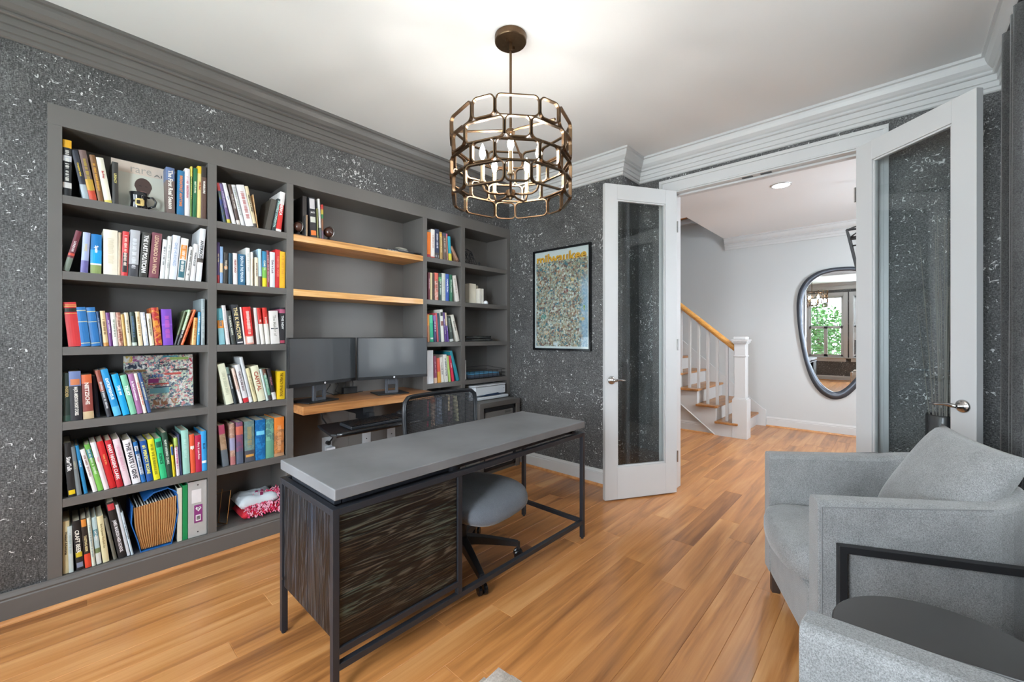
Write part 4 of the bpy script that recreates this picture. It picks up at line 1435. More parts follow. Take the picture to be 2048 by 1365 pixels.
M_tw = mat('white_towelling', 'dce4ec', 0.95, bump=0.6, bscale=300)
obj('lower_fold', soft_slab(0.76, 0.985, 2.925, 3.15, zb, zb + 0.055, 0.003, 1), colm('c22030', 0.8), tw, smooth=True)
up_ = obj('upper_fold', soft_slab(0.755, 0.98, 2.955, 3.16, zb + 0.050, zb + 0.125, 0.006, 2), M_tw, tw, smooth=True)
for a in range(3):
    ang = a * 2.1 + 0.5
    cx_, cy2 = 0.885 + 0.018 * math.cos(ang), 3.02 + 0.03 * math.sin(ang)
    obj('printed_mark', tube([(cx_, cy2, zb + 0.118), (cx_, cy2, zb + 0.136)], 0.010, 3), colm('8a2a58'), up_)
bm = bmesh.new()
for i in range(260):
    x = rb.uniform(0.785, 0.99)
    q_ = rb.random()
    y = 2.915 + 0.10 * q_
    z = zb + 0.012 + 0.125 * q_ ** 0.8 * (0.75 + 0.25 * (x - 0.785) / 0.2) + rb.uniform(0, 0.012)
    a = rb.uniform(0, PI)
    dx, dy = 0.012 * math.cos(a), 0.012 * math.sin(a)
    bm_tube(bm, [(x - dx, y - dy, z - 0.008), (x, y, z + 0.004), (x + dx, y + dy, z - 0.008)], 0.0032, 5)
obj('fringe', bm, patm('d02858', 'f0b8cc'), tw, kind='stuff')

# globe bookends in the middle bay
M_globe = mat('dark_leather_globe', '4a2c22', 0.25, var=0.4, vscale=18, coat=0.5)


def globe(x, y, r, label):
    z = 1.938
    t = thing('globe_bookend', label, 'bookend', (x, y, z), 0, 'globe bookends in the middle bay')
    obj('base', lathe([(0, z + 0.0005), (0.035, z + 0.0005), (0.034, z + 0.008), (0.012, z + 0.014), (0.008, z + 0.028), (0, z + 0.028)], 20, x, y), M_black, t, smooth=True)
    c = z + 0.028 + r
    obj('sphere', lathe([(r * math.sin(PI * i / 16), c - r * math.cos(PI * i / 16)) for i in range(17)], 28, x, y), M_globe, t, smooth=True)
    obj('meridian', tube([(x + (r + 0.005) * math.cos(q) * 0.5, y - (r + 0.005) * math.cos(q) * 0.86, c + (r + 0.005) * math.sin(q)) for q in [R(-90 + 180 * i / 14) for i in range(15)]], 0.0022, 6), M_chrome, t, smooth=True)


globe(1.088, 2.935, 0.033, 'brown globe bookend left of the black jazz book on the wooden shelf')
globe(1.298, 2.945, 0.036, 'brown globe bookend right of the books on the wooden shelf')
bk2 = board_book('picture_book', 1.115, 1.142, 2.93, 1.938, 0.275, 0.22, 0, colm('201c1c'), 'tall glossy black book between the left globe and the jazz book')
tag(bk2, bk2['label'], 'book', None)

# magazines lying flat with a stone, right end of the upper wooden shelf
zz = 1.9385
for i, (x0, x1, th, cc, rz, lb) in enumerate(((1.668, 1.985, 0.013, '202124', 0.02, 'lower black magazine lying flat at the right end of wooden shelf'), (1.80, 2.052, 0.008, '2c2d31', -0.02, 'upper dark magazine lying flat at the right end of wooden shelf'))):
    mgz = tag(obj('magazine', box(-(x1 - x0) / 2, (x1 - x0) / 2, -0.085, 0.085, 0, th, 0.001), colm(cc)), lb, 'magazine', 'magazines on the wooden shelf')
    mgz.location = ((x0 + x1) / 2, 2.992, zz)
    mgz.rotation_euler = (0, 0, rz)
    obj('title', text_bm('Rock Garden' if i == 0 else 'MODERN', (-0.09, -0.0856, 0.002), (0.09, 0, 0), (0, 0, th * 0.6)), colm('e8e8e8'), mgz, local=True)
    zz += th + 0.0005
bm = bmesh.new()
bmesh.ops.create_icosphere(bm, subdivisions=2, radius=1)
for v in bm.verts:
    k_ = 1 + 0.18 * math.sin(v.co.x * 5 + 1) * math.cos(v.co.y * 4 + v.co.z * 6)
    v.co = Vector((v.co.x * 0.058 * k_ + 1.885, v.co.y * 0.028 * k_ + 2.945, v.co.z * 0.014 * k_ + zz + 0.013))
tag(obj('stone', bm, mat('green_grey_stone', '8c8a80', 0.8, var=0.3, vscale=60)), 'rough grey stone resting on the magazines at the right of the wooden shelf', 'stone')

# rightmost bay ornaments
lt = thing('lattice_ornament', 'black openwork fan ornament on the top shelf of rightmost bay', 'ornament', (2.60, 2.98, 1.938))
P_ = [(2.53, 2.915, 1.943), (2.690, 2.915, 1.943), (2.628, 2.925, 2.058), (2.575, 2.93, 2.078), (2.53, 2.93, 2.065)]
obj('outline', tube(P_, 0.004, 6, True), M_black, lt)
bm = bmesh.new()
for i in range(13):
    x = rb.uniform(2.545, 2.635)
    z = rb.uniform(1.962, 2.035)
    r_ = rb.uniform(0.012, 0.020)
    bm_tube(bm, [(x + r_ * math.cos(q * PI / 5), 2.922, z + r_ * math.sin(q * PI / 5)) for q in range(9)], 0.0028, 5)
for i in range(5):
    bm_tube(bm, [(2.535 + 0.032 * i, 2.917, 1.943), (2.545 + 0.018 * i, 2.927, 2.055)], 0.0022, 5)
obj('scrollwork', bm, M_black, lt)
tag(obj('ornament', lathe([(0, 1.9385), (0.012, 1.9385), (0.010, 1.945), (0.004, 1.95), (0.008, 1.958), (0.010, 1.966), (0.005, 1.975), (0, 1.977)], 16, 2.728, 2.925), M_black, smooth=True), 'tiny black knob ornament right of the openwork fan', 'ornament')

for i, (x0, x1, h, y0, dep, cc, lb) in enumerate(((2.66, 2.745, 0.195, 2.99, 0.06, 'e2dccb', 'wide cream book standing on second shelf of rightmost bay'),
                                                   (2.752, 2.772, 0.15, 2.945, 0.11, 'e8e4da', 'slim white book in front of the cream ones, left of the pair'),
                                                   (2.780, 2.806, 0.15, 2.945, 0.11, 'f0ece2', 'slim white book in front of the cream ones, right of the pair'),
                                                   (2.750, 2.850, 0.195, 3.07, 0.03, 'd6d0bc', 'tall cream book standing behind the slim white pair'))):
    bkx = tag(obj('book', box(x0, x1, y0, y0 + dep, 1.5785, 1.578 + h, 0.001), colm(cc)), lb, 'book', 'pale books on the second shelf of the rightmost bay')
    obj('pages', box(x0 + 0.002, x1 - 0.002, y0 + 0.003, y0 + dep + 0.001, 1.581, 1.578 + h + 0.0004), M_pages, bkx)
orn = tag(obj('ornament', lathe([(0, 1.5785), (0.02, 1.5785), (0.024, 1.588), (0.020, 1.602), (0.010, 1.612), (0, 1.614)], 20, 2.815, 2.925), M_whiteplastic, smooth=True), 'small white shell ornament in front of the cream books', 'ornament')

# closed laptops
for i, (dz, lb) in enumerate(((0.0, 'lower closed black laptop on third shelf of rightmost bay'), (0.027, 'upper closed black laptop on third shelf of rightmost bay'))):
    t = thing('laptop', lb, 'laptop', (2.70, 3.03, 1.2185 + dz), 0, 'closed laptops on the third shelf')
    xa, xb_ = 2.545 + 0.01 * i, 2.90 - 0.02 * i
    za = 1.2185 + dz
    obj('chassis', box(xa, xb_, 2.915, 3.15, za, za + 0.014, 0.004), M_black, t)
    obj('lid', box(xa, xb_, 2.915, 3.15, za + 0.0145, za + 0.024, 0.003), M_blackgloss, t)
    obj('hinge_strip', box(xa + 0.08, xb_ - 0.03, 2.9125, 2.915, za + 0.012, za + 0.017), M_chrome, t)

# router and wire letter tray
rtx = thing('router', 'white upright router on the fourth shelf of rightmost bay', 'router', (2.55, 2.97, 0.862))
obj('body', box(2.528, 2.566, 2.925, 3.10, 0.8625, 1.045, 0.006, 3), M_whiteplastic, rtx)
obj('vent_holes', boxes([(2.534 + 0.009 * a, 2.538 + 0.009 * a, 2.9238, 2.9252, 1.012 + 0.009 * b, 1.016 + 0.009 * b) for a in range(3) for b in range(3)]), colm('4a4c50'), rtx)
tr = thing('letter_tray', 'black wire letter tray with papers on the fourth shelf of rightmost bay', 'tray', (2.8, 3.0, 0.862))
xa, xb_, ya, yb_ = 2.585, 3.06, 2.90, 3.16
for z_ in (0.872, 0.905, 0.938):
    obj('rim', tube([(xa, ya, z_), (xb_, ya, z_), (xb_, yb_, z_ + 0.02), (xa, yb_, z_ + 0.02)], 0.0022, 6, True), M_black, tr)
obj('wires', boxes([(xa + 0.03 * i, xa + 0.0025 + 0.03 * i, ya, yb_, 0.868, 0.8705) for i in range(16)] + [(xa + 0.06 * i, xa + 0.0025 + 0.06 * i, ya - 0.001, ya + 0.0015, 0.868, 0.938) for i in range(8)]), M_black, tr, kind='stuff')
for i, (x0, x1, z0, z1, cc, lb) in enumerate(((2.60, 2.99, 0.8715, 0.888, '3c4656', 'lowest dark folder stack in the wire letter tray'), (2.60, 2.985, 0.8885, 0.905, '566272', 'middle grey folder stack in the wire letter tray'), (2.605, 2.98, 0.9055, 0.912, '5aa0cc', 'blue folder on top of the wire letter tray'))):
    tag(obj('folder', box(x0, x1, 2.91, 3.14, z0, z1, 0.001), colm(cc)), lb, 'folder', 'folders in the letter tray')

# cabinet with inset safe, printer on top
cb = thing('low_cabinet', 'low charcoal grey cabinet in front of the rightmost bay', 'cabinet', (2.81, 2.95, 0))
X0, X1, Y0, Z1 = 2.546, 3.083, 2.72, 0.66
obj('carcass', boxes([(X0, X0 + 0.05, Y0, YB - 0.002, 0, Z1 - 0.045), (X1 - 0.05, X1, Y0, YB - 0.002, 0, Z1 - 0.045), (X0, X1, Y0, YB - 0.002, Z1 - 0.045, Z1), (X0 + 0.05, X1 - 0.05, 3.1, 3.12, 0.05, Z1 - 0.045), (X0 + 0.05, X1 - 0.05, Y0 + 0.02, YB - 0.01, 0.0, 0.03)], 0.001), M_cab, cb)
sf = thing('mini_fridge', 'black framed mini fridge with grey door set in the low cabinet', 'fridge', (2.81, 2.95, 0.03))
obj('housing', boxes([(X0 + 0.052, X0 + 0.075, Y0 + 0.01, 3.09, 0.032, Z1 - 0.05), (X1 - 0.075, X1 - 0.052, Y0 + 0.01, 3.09, 0.032, Z1 - 0.05), (X0 + 0.052, X1 - 0.052, Y0 + 0.01, 3.09, Z1 - 0.085, Z1 - 0.05), (X0 + 0.052, X1 - 0.052, Y0 + 0.01, 3.09, 0.032, 0.055)], 0.001), M_black, sf)
dr = obj('door', box(X0 + 0.078, X1 - 0.078, Y0 + 0.02, Y0 + 0.06, 0.058, Z1 - 0.09, 0.003), mat('grey_fridge_door', '8b8a88', 0.35, 0.3), sf)
bm = bmesh.new()
for i in range(7):
    x = 2.90 + 0.012 * i
    bm_tube(bm, [(x + 0.007 * math.cos(q * PI / 4), Y0 + 0.019, 0.545 + 0.006 * math.sin(q * PI / 4) * (2 if i == 0 else 1)) for q in range(7)], 0.0013, 5)
obj('script_logo', bm, colm('3a3a3c'), dr)

pr = thing('printer', 'white inkjet printer on the low cabinet', 'printer', (2.83, 2.98, 0.66))
M_pr = mat('printer_white', 'd9dee4', 0.35)
obj('body', boxes([(2.622, 3.032, 2.865, 3.17, 0.705, 0.788), (2.622, 3.032, 2.93, 3.17, 0.662, 0.706)], 0.008), M_pr, pr, bevel=0.0)
obj('lid', box(2.622, 3.030, 2.862, 3.172, 0.7895, 0.802, 0.004), M_pr, pr)
obj('paper_tray', box(2.618, 3.055, 2.845, 3.0, 0.664, 0.692, 0.008), M_pr, pr)
obj('lid_seam', box(2.628, 3.026, 2.866, 3.166, 0.787, 0.7905), colm('30363e'), pr)
obj('output_slot', prism([(2.70, 0.698), (2.97, 0.698), (2.92, 0.718), (2.76, 0.712)], 2.8625, 2.90, 'y'), colm('2a3e5c'), pr)
obj('power_button', tube([(3.005, 2.8655, 0.755), (3.005, 2.862, 0.755)], 0.004, 10), colm('6a7078'), pr)

# ---------------------------------------------------------------- monitors, keyboard, cables
def monitor(L_, R_, z0, z1, footy, scr, label):
    Lp, Rp = Vector(L_), Vector(R_)
    W = (Rp - Lp).length
    ang = math.atan2(Rp.y - Lp.y, Rp.x - Lp.x)
    c = (Lp + Rp) / 2
    t = thing('monitor', label, 'monitor', (c.x, c.y, 0.8215), ang, 'monitors on the walnut desk slab')
    zb_ = 0.8215
    a, b = z0 - zb_, z1 - zb_
    obj('bezel', boxes([(-W / 2, W / 2, -0.004, 0.018, a, a + 0.022), (-W / 2, W / 2, -0.002, 0.018, b - 0.006, b), (-W / 2, -W / 2 + 0.006, -0.002, 0.018, a, b), (W / 2 - 0.006, W / 2, -0.002, 0.018, a, b), (-W / 2 + 0.004, W / 2 - 0.004, 0.004, 0.022, a + 0.01, b - 0.004)], 0.0008), M_black, t, local=True)
    obj('back_housing', box(-0.13, 0.13, 0.02, 0.045, a + 0.06, b - 0.07, 0.008), M_black, t, local=True)
    obj('screen', box(-W / 2 + 0.006, W / 2 - 0.006, -0.0008, 0.004, a + 0.022, b - 0.006), scr, t, local=True)
    obj('logo', tube([(0, -0.0042, a + 0.011), (0, -0.0052, a + 0.011)], 0.007, 16), colm('e6e6ea'), t, local=True)
    obj('stand', boxes([(-0.05, -0.03, 0.045, 0.065, 0.008, a + 0.16), (0.03, 0.05, 0.045, 0.065, 0.008, a + 0.16), (-0.03, 0.03, 0.045, 0.062, 0.008, 0.03), (-0.03, 0.03, 0.045, 0.062, 0.075, a + 0.16)], 0.002), mat('stand_grey', '55585e', 0.35, 0.4), t, local=True)
    obj('foot', box(-0.12, 0.12, 0.0, 0.20, 0.0, 0.009, 0.003), M_black, t, local=True)


M_scr = mat('matte_screen', '4a4e52', 0.22, spec=1.0, coat=1.0)
M_scr2 = M_scr
monitor((0.971, 2.778), (1.486, 2.925), 0.942, 1.2585, 3.1, M_scr2, 'left monitor, dark screen turned towards the right')
monitor((1.473, 2.870), (2.003, 2.757), 0.946, 1.2585, 3.1, M_scr, 'right monitor, pale reflecting screen beside the left one')

kt = thing('keyboard_tray', 'black sliding keyboard tray hung under the walnut slab', 'keyboard tray', (1.5, 2.75, 0.66))
obj('tray', prism([(1.20, 2.90), (1.14, 2.56), (1.16, 2.53), (1.20, 2.52), (1.85, 2.52), (1.88, 2.54), (1.90, 2.90)], 0.645, 0.662, 'z'), M_black, kt, bevel=0.004)
obj('wrist_rest', tube([(1.165, 2.535, 0.656), (1.25, 2.525, 0.658), (1.8, 2.525, 0.658), (1.87, 2.537, 0.656)], 0.016, 10), M_blackgloss, kt, smooth=True)
obj('rail', boxes([(1.48, 1.56, 2.8, 3.1, 0.70, 0.766), (1.50, 1.54, 2.75, 2.95, 0.66, 0.72)]), M_black, kt)
kb = thing('keyboard', 'black keyboard lying on the sliding tray', 'keyboard', (1.50, 2.66, 0.6685), 0.0)
kb.rotation_euler = (R(4), 0, R(3))
obj('case', box(-0.225, 0.225, -0.078, 0.078, 0, 0.018, 0.004), mat('keyboard_case', '2a2c30', 0.4), kb, local=True)
bm = bmesh.new()
for r_ in range(6):
    for c_ in range(21):
        if r_ == 0 and 3 < c_ < 10:
            continue
        if c_ in (14, 18):
            continue
        x = -0.218 + c_ * 0.0205
        y = -0.072 + r_ * 0.024
        bm_box(bm, x, x + 0.0165, y, y + 0.019, 0.018, 0.0255)
bm_box(bm, -0.218 + 4 * 0.0205, -0.218 + 10 * 0.0205 - 0.004, -0.072, -0.053, 0.018, 0.0255)
obj('keys', bm, mat('black_keys', '16171a', 0.35), kb, local=True, kind='stuff')
ms = thing('headset', 'black headset lying beside the keyboard on the tray', 'headset', (1.80, 2.72, 0.663))
obj('headband', tube([(1.80 + 0.055 * math.cos(q), 2.74 + 0.055 * math.sin(q), 0.70) for q in [R(20 + 14 * i) for i in range(16)]], 0.007, 8), M_black, ms, smooth=True)
for sx in (-1, 1):
    obj('ear_cup', lathe([(0, 0.6635), (0.028, 0.6635), (0.032, 0.675), (0.026, 0.70), (0, 0.702)], 18, 1.80 + sx * 0.045, 2.76), M_black, ms, smooth=True)

M_out = mat('outlet_plate_grey', 'b9bcc0', 0.4)
for i, (x, kd, lb) in enumerate(((1.39, 0, 'power outlet with black plug and white adaptor behind the desk'), (1.712, 1, 'blank white cable plate between the two outlets'), (1.942, 2, 'outlet plate with tangled thin cables, rightmost of the three'))):
    t = thing('wall_outlet', lb, 'outlet', (x, 3.188, 0.45), 0, 'outlet plates under the walnut slab')
    obj('plate', box(x - 0.038, x + 0.038, 3.183, 3.1895, 0.385, 0.50, 0.002), M_out, t)
    if kd == 0:
        obj('socket', box(x - 0.017, x + 0.017, 3.181, 3.184, 0.395, 0.428), colm('d8dade'), t)
        tag(obj('power_adaptor', box(x - 0.02, x + 0.045, 3.14, 3.181, 0.385, 0.425, 0.004), M_whiteplastic), 'white power adaptor plugged into the left outlet', 'adaptor')
        pg = thing('power_cable', 'thick black power cable running down to the left outlet', 'cable', (x, 3.16, 0.46))
        obj('plug', tube([(x, 3.181, 0.458), (x, 3.15, 0.458)], 0.015, 12), M_black, pg)
        obj('cord', tube([(x, 3.152, 0.458), (x + 0.02, 3.13, 0.50), (x - 0.01, 3.12, 0.58), (x - 0.06, 3.13, 0.66), (x - 0.075, 3.15, 0.765)], 0.006, 8), M_black, pg, smooth=True)
    else:
        obj('jack', tube([(x, 3.183, 0.43), (x, 3.1815, 0.43)], 0.005, 10), colm('1c1c1e'), t)
tag(obj('thin_cable', tube([(1.58, 3.10, 0.64), (1.68, 3.12, 0.585), (1.77, 3.12, 0.54), (1.9, 3.13, 0.50), (1.99, 3.15, 0.49)], 0.003, 6), M_black), 'thin black cable sagging under the keyboard tray', 'cable')
tag(obj('thin_cable', tube([(1.95, 3.16, 0.52), (2.0, 3.13, 0.50), (2.04, 3.12, 0.54), (2.03, 3.15, 0.60), (1.98, 3.15, 0.58)], 0.003, 6), M_whiteplastic), 'thin white cable looped beside the right outlet', 'cable')
ad = tag(obj('cable_box', box(1.49, 1.60, 3.12, 3.16, 0.8215, 0.87, 0.003), M_black), 'black adaptor box behind the left monitor on the slab', 'adaptor')
for i in range(4):
    x = 1.36 + 0.06 * i
    tag(obj('monitor_cable', tube([(x, 3.10, 0.97), (x + 0.03, 3.13, 0.90), (x + 0.01 * i, 3.14, 0.85), (x + 0.05, 3.12, 0.826), (x + 0.12, 3.15, 0.826)], 0.0035, 6), M_black), '%s black monitor cable hanging behind the left screen' % ('leftmost', 'second from left', 'third from left', 'rightmost')[i], 'cable', 'cables behind the left monitor')

# ================================================================ concrete-topped desk
def charred(name, axis, green):
    m, N, L, P = new_mat(name)
    oi = N.new('ShaderNodeObjectInfo')
    tc = N.new('ShaderNodeTexCoord')
    add = N.new('ShaderNodeVectorMath')
    add.operation = 'MULTIPLY_ADD'
    add.inputs[1].default_value = (3, 5, 7)
    L.new(oi.outputs['Random'], add.inputs[0])
    L.new(tc.outputs['Object'], add.inputs[2])
    s1, s2 = [11] * 3, [150] * 3
    s1[axis], s2[axis] = 0.75, 1.6
    a = noise(N, L, mapping(N, L, s1, add.outputs[0]), 1.0, 4, 0.6, 0.45).outputs['Fac']
    wv = N.new('ShaderNodeTexNoise')
    wv.inputs['Scale'].default_value = 1
    wv.inputs['Detail'].default_value = 3
    wv.inputs['Distortion'].default_value = 0.5
    L.new(mapping(N, L, s2, add.outputs[0]), wv.inputs['Vector'])
    rg = mth(N, L, 'SINE', mth(N, L, 'MULTIPLY', a, 95))
    rg = mth(N, L, 'ADD', mth(N, L, 'MULTIPLY', rg, 0.25), 0.5)
    s = mth(N, L, 'ADD', mth(N, L, 'MULTIPLY', rg, 0.55), mth(N, L, 'MULTIPLY', wv.outputs['Fac'], 0.45))
    r = ramp(N, [(0.36, srgb('0b0b0d')), (0.54, srgb('292623' if green else '26282c')), (0.70, srgb('858276' if green else '666a72'))])
    L.new(s, r.inputs[0])
    big = noise(N, L, mapping(N, L, tuple(5 if i != axis else 1.3 for i in range(3)), add.outputs[0]), 1.0, 3, 0.5).outputs['Fac']
    tint = ramp(N, [(0.40, srgb('85705e') if green else srgb('8c8a8e')), (0.5, srgb('b0a8a0')), (0.62, srgb('93aaa2') if green else srgb('98a6b8'))])
    L.new(big, tint.inputs[0])
    mx = N.new('ShaderNodeMix')
    mx.data_type = 'RGBA'
    mx.blend_type = 'MULTIPLY'
    mx.inputs[0].default_value = 1.0
    L.new(r.outputs[0], mx.inputs[6])
    L.new(tint.outputs[0], mx.inputs[7])
    L.new(mx.outputs[2], P.inputs['Base Color'])
    P.inputs['Roughness'].default_value = 0.42
    bp = N.new('ShaderNodeBump')
    bp.inputs['Strength'].default_value = 0.7
    bp.inputs['Distance'].default_value = 0.004
    L.new(s, bp.inputs['Height'])
    L.new(bp.outputs[0], P.inputs['Normal'])
    return m


M_charx = charred('charred_boards_lengthwise', 0, True)
M_charz = charred('charred_boards_upright', 2, False)
dk = thing('desk', 'long desk with concrete top, black steel frame and charred wood pedestal', 'desk', (1.44, 1.69, 0))
DX0, DX1, DY0, DY1, FT = 0.645, 2.240, 1.432, 1.940, 0.665
tb = 0.024
top = obj('concrete_top', box(0.648, 2.228, 1.424, 1.944, 0.697, 0.738), M_concrete, dk, bevel=0.004)
for x in (DX0, DX1 - tb):
    for y in (DY0, DY1 - tb):
        lg = obj('leg', box(x, x + tb, y, y + tb, 0.008, FT, 0.0015), M_steel, dk)
        obj('foot_glide', tube([(x + tb / 2, y + tb / 2, 0), (x + tb / 2, y + tb / 2, 0.008)], 0.009, 12), M_black, lg)
for nm, b in (('top_rail', (DX0 + tb, DX1 - tb, DY0, DY0 + tb, FT - tb, FT)), ('top_rail', (DX0 + tb, DX1 - tb, DY1 - tb, DY1, FT - tb, FT)),
              ('top_rail', (DX0, DX0 + tb, DY0 + tb, DY1 - tb, FT - tb, FT)), ('top_rail', (DX1 - tb, DX1, DY0 + tb, DY1 - tb, FT - tb, FT)),
              ('stretcher', (DX0 + tb, DX1 - tb, DY0, DY0 + tb, 0.094, 0.118)), ('stretcher', (DX1 - tb, DX1, DY0 + tb, DY1 - tb, 0.094, 0.118)),
              ('pedestal_rail', (DX0 + tb, 1.208, DY0, DY0 + tb, 0.150, 0.174)), ('pedestal_post', (1.208, 1.232, DY0, DY0 + tb, 0.118, FT - tb)),
              ('pedestal_post', (1.208, 1.232, DY1 - tb, DY1, 0.174, FT - tb)), ('pedestal_rail', (DX0 + tb, 1.208, DY1 - tb, DY1, 0.20, 0.224))):
    obj(nm, box(*b, 0.0015), M_steel, dk)
obj('top_support', boxes([(DX0 + 0.06, DX1 - 0.06, DY0 + 0.055, DY0 + 0.08, FT - 0.005, 0.697), (DX0 + 0.06, DX1 - 0.06, DY1 - 0.08, DY1 - 0.055, FT - 0.005, 0.697),
                          (DX0 + 0.03, DX0 + 0.055, DY0 + 0.055, DY1 - 0.055, FT - 0.005, 0.697), (DX1 - 0.085, DX1 - 0.06, DY0 + 0.055, DY1 - 0.055, FT - 0.005, 0.697), (1.2, 1.225, DY0 + 0.03, DY1 - 0.03, FT - 0.02, 0.697)]), M_steel, dk)
obj('pedestal_body', box(0.672, 1.206, 1.470, 1.91, 0.200, 0.655), colm('232326'), dk)
zs_ = [0.176, 0.262, 0.352, 0.445, 0.540, 0.640]
for a, b in zip(zs_, zs_[1:]):
    obj('front_board', box(DX0 + tb + 0.004, 1.205, 1.440, 1.468, a, b - 0.0012, 0.0015), M_charx, dk)
    obj('drawer_board', box(DX0 + tb + 0.004, 1.205, 1.912, 1.932, max(a, 0.226), b - 0.0012, 0.0015), M_charx, dk)
ys_ = [DY0 + tb + 0.002, 1.56, 1.665, 1.75, 1.83, DY1 - tb - 0.002]
for a, b in zip(ys_, ys_[1:]):
    obj('side_board', box(0.652, 0.671, a, b - 0.001, 0.205, 0.640, 0.0015), M_charz, dk)
    obj('inner_side_board', box(1.207, 1.222, a, b - 0.001, 0.205, 0.640, 0.0015), M_charz, dk)
obj('bolt', tube([(0.646, 1.905, 0.245), (0.642, 1.905, 0.245)], 0.006, 8), M_black, dk)

# ================================================================ office chair
oc = thing('office_chair', 'black mesh-back office chair with slate seat tucked under the desk', 'chair', (1.53, 1.79, 0))
cx, cy0 = 1.53, 1.79
for i in range(5):
    a = R(-40 + 72 * i)
    c_, s_ = math.cos(a), math.sin(a)
    r1 = 0.325
    bm = bmesh.new()
    n_ = 7
    ring = []
    for q in range(n_):
        f = q / (n_ - 1)
        rr = 0.03 + (r1 - 0.03) * f
        hw = 0.030 - 0.013 * f
        zt_ = 0.155 - 0.055 * f ** 1.3
        zb_ = zt_ - (0.045 - 0.018 * f)
        ring.append([bm.verts.new((cx + c_ * rr - s_ * u, cy0 + s_ * rr + c_ * u, z_)) for u, z_ in ((-hw, zb_), (hw, zb_), (hw * 0.8, zt_), (-hw * 0.8, zt_))])
    for A, B in zip(ring, ring[1:]):
        for j in range(4):
            bm.faces.new((A[j], A[(j + 1) % 4], B[(j + 1) % 4], B[j]))
    bm.faces.new(ring[0][::-1])
    bm.faces.new(ring[-1])
    arm_ = obj('base_arm', bm, M_black, oc, bevel=0.003)
    px, py = cx + c_ * r1, cy0 + s_ * r1
    cs = obj('caster', tube([(px, py, 0.095), (px, py, 0.055)], 0.010, 10), M_black, oc)
    for sd_ in (-1, 1):
        d = Vector((-s_, c_, 0)) * sd_
        q0 = Vector((px, py, 0.0275)) + d * 0.006
        q1 = Vector((px, py, 0.0275)) + d * 0.024
        obj('wheel', tube([q0, q0.lerp(q1, 0.15), q0.lerp(q1, 0.85), q1], [0.022, 0.0272, 0.0272, 0.022], 20), M_blackgloss, cs, smooth=False)
obj('column', tube([(cx, cy0, 0.10), (cx, cy0, 0.22), (cx, cy0, 0.221), (cx, cy0, 0.37)], [0.034, 0.032, 0.019, 0.019], 16), M_black, oc)
obj('mechanism', box(cx - 0.09, cx + 0.09, cy0 - 0.15, cy0 + 0.13, 0.345, 0.39, 0.008), M_black, oc)
# seat: superellipse cushion
bm = bmesh.new()
sx, sy = 1.500, 1.650
rz_ = R(6)
lay = []
for (k_, z) in ((0.0, 0.385), (0.80, 0.385), (0.93, 0.392), (1.0, 0.415), (1.0, 0.432), (0.975, 0.452), (0.90, 0.466), (0.7, 0.474), (0.4, 0.476), (0.0, 0.476)):
    rg_ = []
    for j in range(40):
        a = 2 * PI * j / 40
        u = math.copysign(abs(math.cos(a)) ** 0.62, math.cos(a)) * 0.258 * k_
        v = math.copysign(abs(math.sin(a)) ** 0.62, math.sin(a)) * 0.252 * k_
        u *= 1 - 0.10 * max(0, v / 0.235)
        dz = -0.030 * max(0, (-v / 0.235)) ** 3
        rg_.append(bm.verts.new((sx + u * math.cos(rz_) - v * math.sin(rz_), sy + u * math.sin(rz_) + v * math.cos(rz_), z + dz)))
    lay.append(rg_)
for A, B in zip(lay, lay[1:]):
    for j in range(40):
        bm.faces.new((A[j], A[(j + 1) % 40], B[(j + 1) % 40], B[j]))
bmesh.ops.remove_doubles(bm, verts=bm.verts, dist=1e-5)
obj('seat', bm, M_seatfab, oc, smooth=True)
# back: curved frame with open mesh
bcx, bcy = 1.585, 2.055


def backp(u, v):
    """u -1..1 across, v 0..1 up"""
    hw = 0.272 - 0.012 * (1 - v)
    x = bcx + hw * u
    y = bcy - 0.045 * u * u * -1 * -1 + 0.0 + 0.05 * (v - 0.3) - 0.02
    return Vector((x, y + 0.02 * math.sin(v * PI), 0.50 + 0.42 * v))


NU, NV = 62, 46
bm = bmesh.new()
G = [[bm.verts.new(backp(-0.95 + 1.9 * i / NU, 0.02 + 0.95 * j / NV)) for j in range(NV + 1)] for i in range(NU + 1)]
for i in range(NU):
    for j in range(NV):
        bm.faces.new((G[i][j], G[i + 1][j], G[i + 1][j + 1], G[i][j + 1]))
me_ = obj('mesh_back', bm, mat('black_mesh', '232427', 0.6), oc, kind='stuff')
wf = me_.modifiers.new('wire', 'WIREFRAME')
wf.thickness = 0.0044
wf.use_replace = True
pts_ = [backp(-1, 0.0)] + [backp(-1, 0.1 + 0.08 * i) for i in range(10)] + [backp(-0.97, 0.94), backp(-0.88, 0.99)] + [backp(-0.8 + 0.2 * i, 1.0) for i in range(9)] + [backp(0.88, 0.99), backp(0.97, 0.94)] + [backp(1, 0.82 - 0.08 * i) for i in range(10)] + [backp(1, 0.0)]
obj('back_frame', tube(pts_, 0.013, 8, True), M_black, oc, smooth=True)
obj('back_rim', tube([p + Vector((0, -0.012, 0.004)) for p in pts_[1:-1]], 0.005, 6), mat('dark_trim', '34363a', 0.3, 0.4), oc, smooth=True)
for s_ in (-1, 1):
    obj('back_support', tube([(cx + 0.06 * s_, 1.88, 0.37), (cx + 0.16 * s_, 2.03, 0.38), (bcx + 0.2 * s_, 2.10, 0.45), (bcx + 0.24 * s_, 2.08, 0.56)], [0.018, 0.018, 0.016, 0.012], 8), M_black, oc, smooth=True)
obj('lumbar_bar', tube([backp(-0.95, 0.38) + Vector((0, 0.02, 0)), backp(0, 0.38) + Vector((0, 0.035, 0)), backp(0.95, 0.38) + Vector((0, 0.02, 0))], 0.012, 8), M_black, oc)

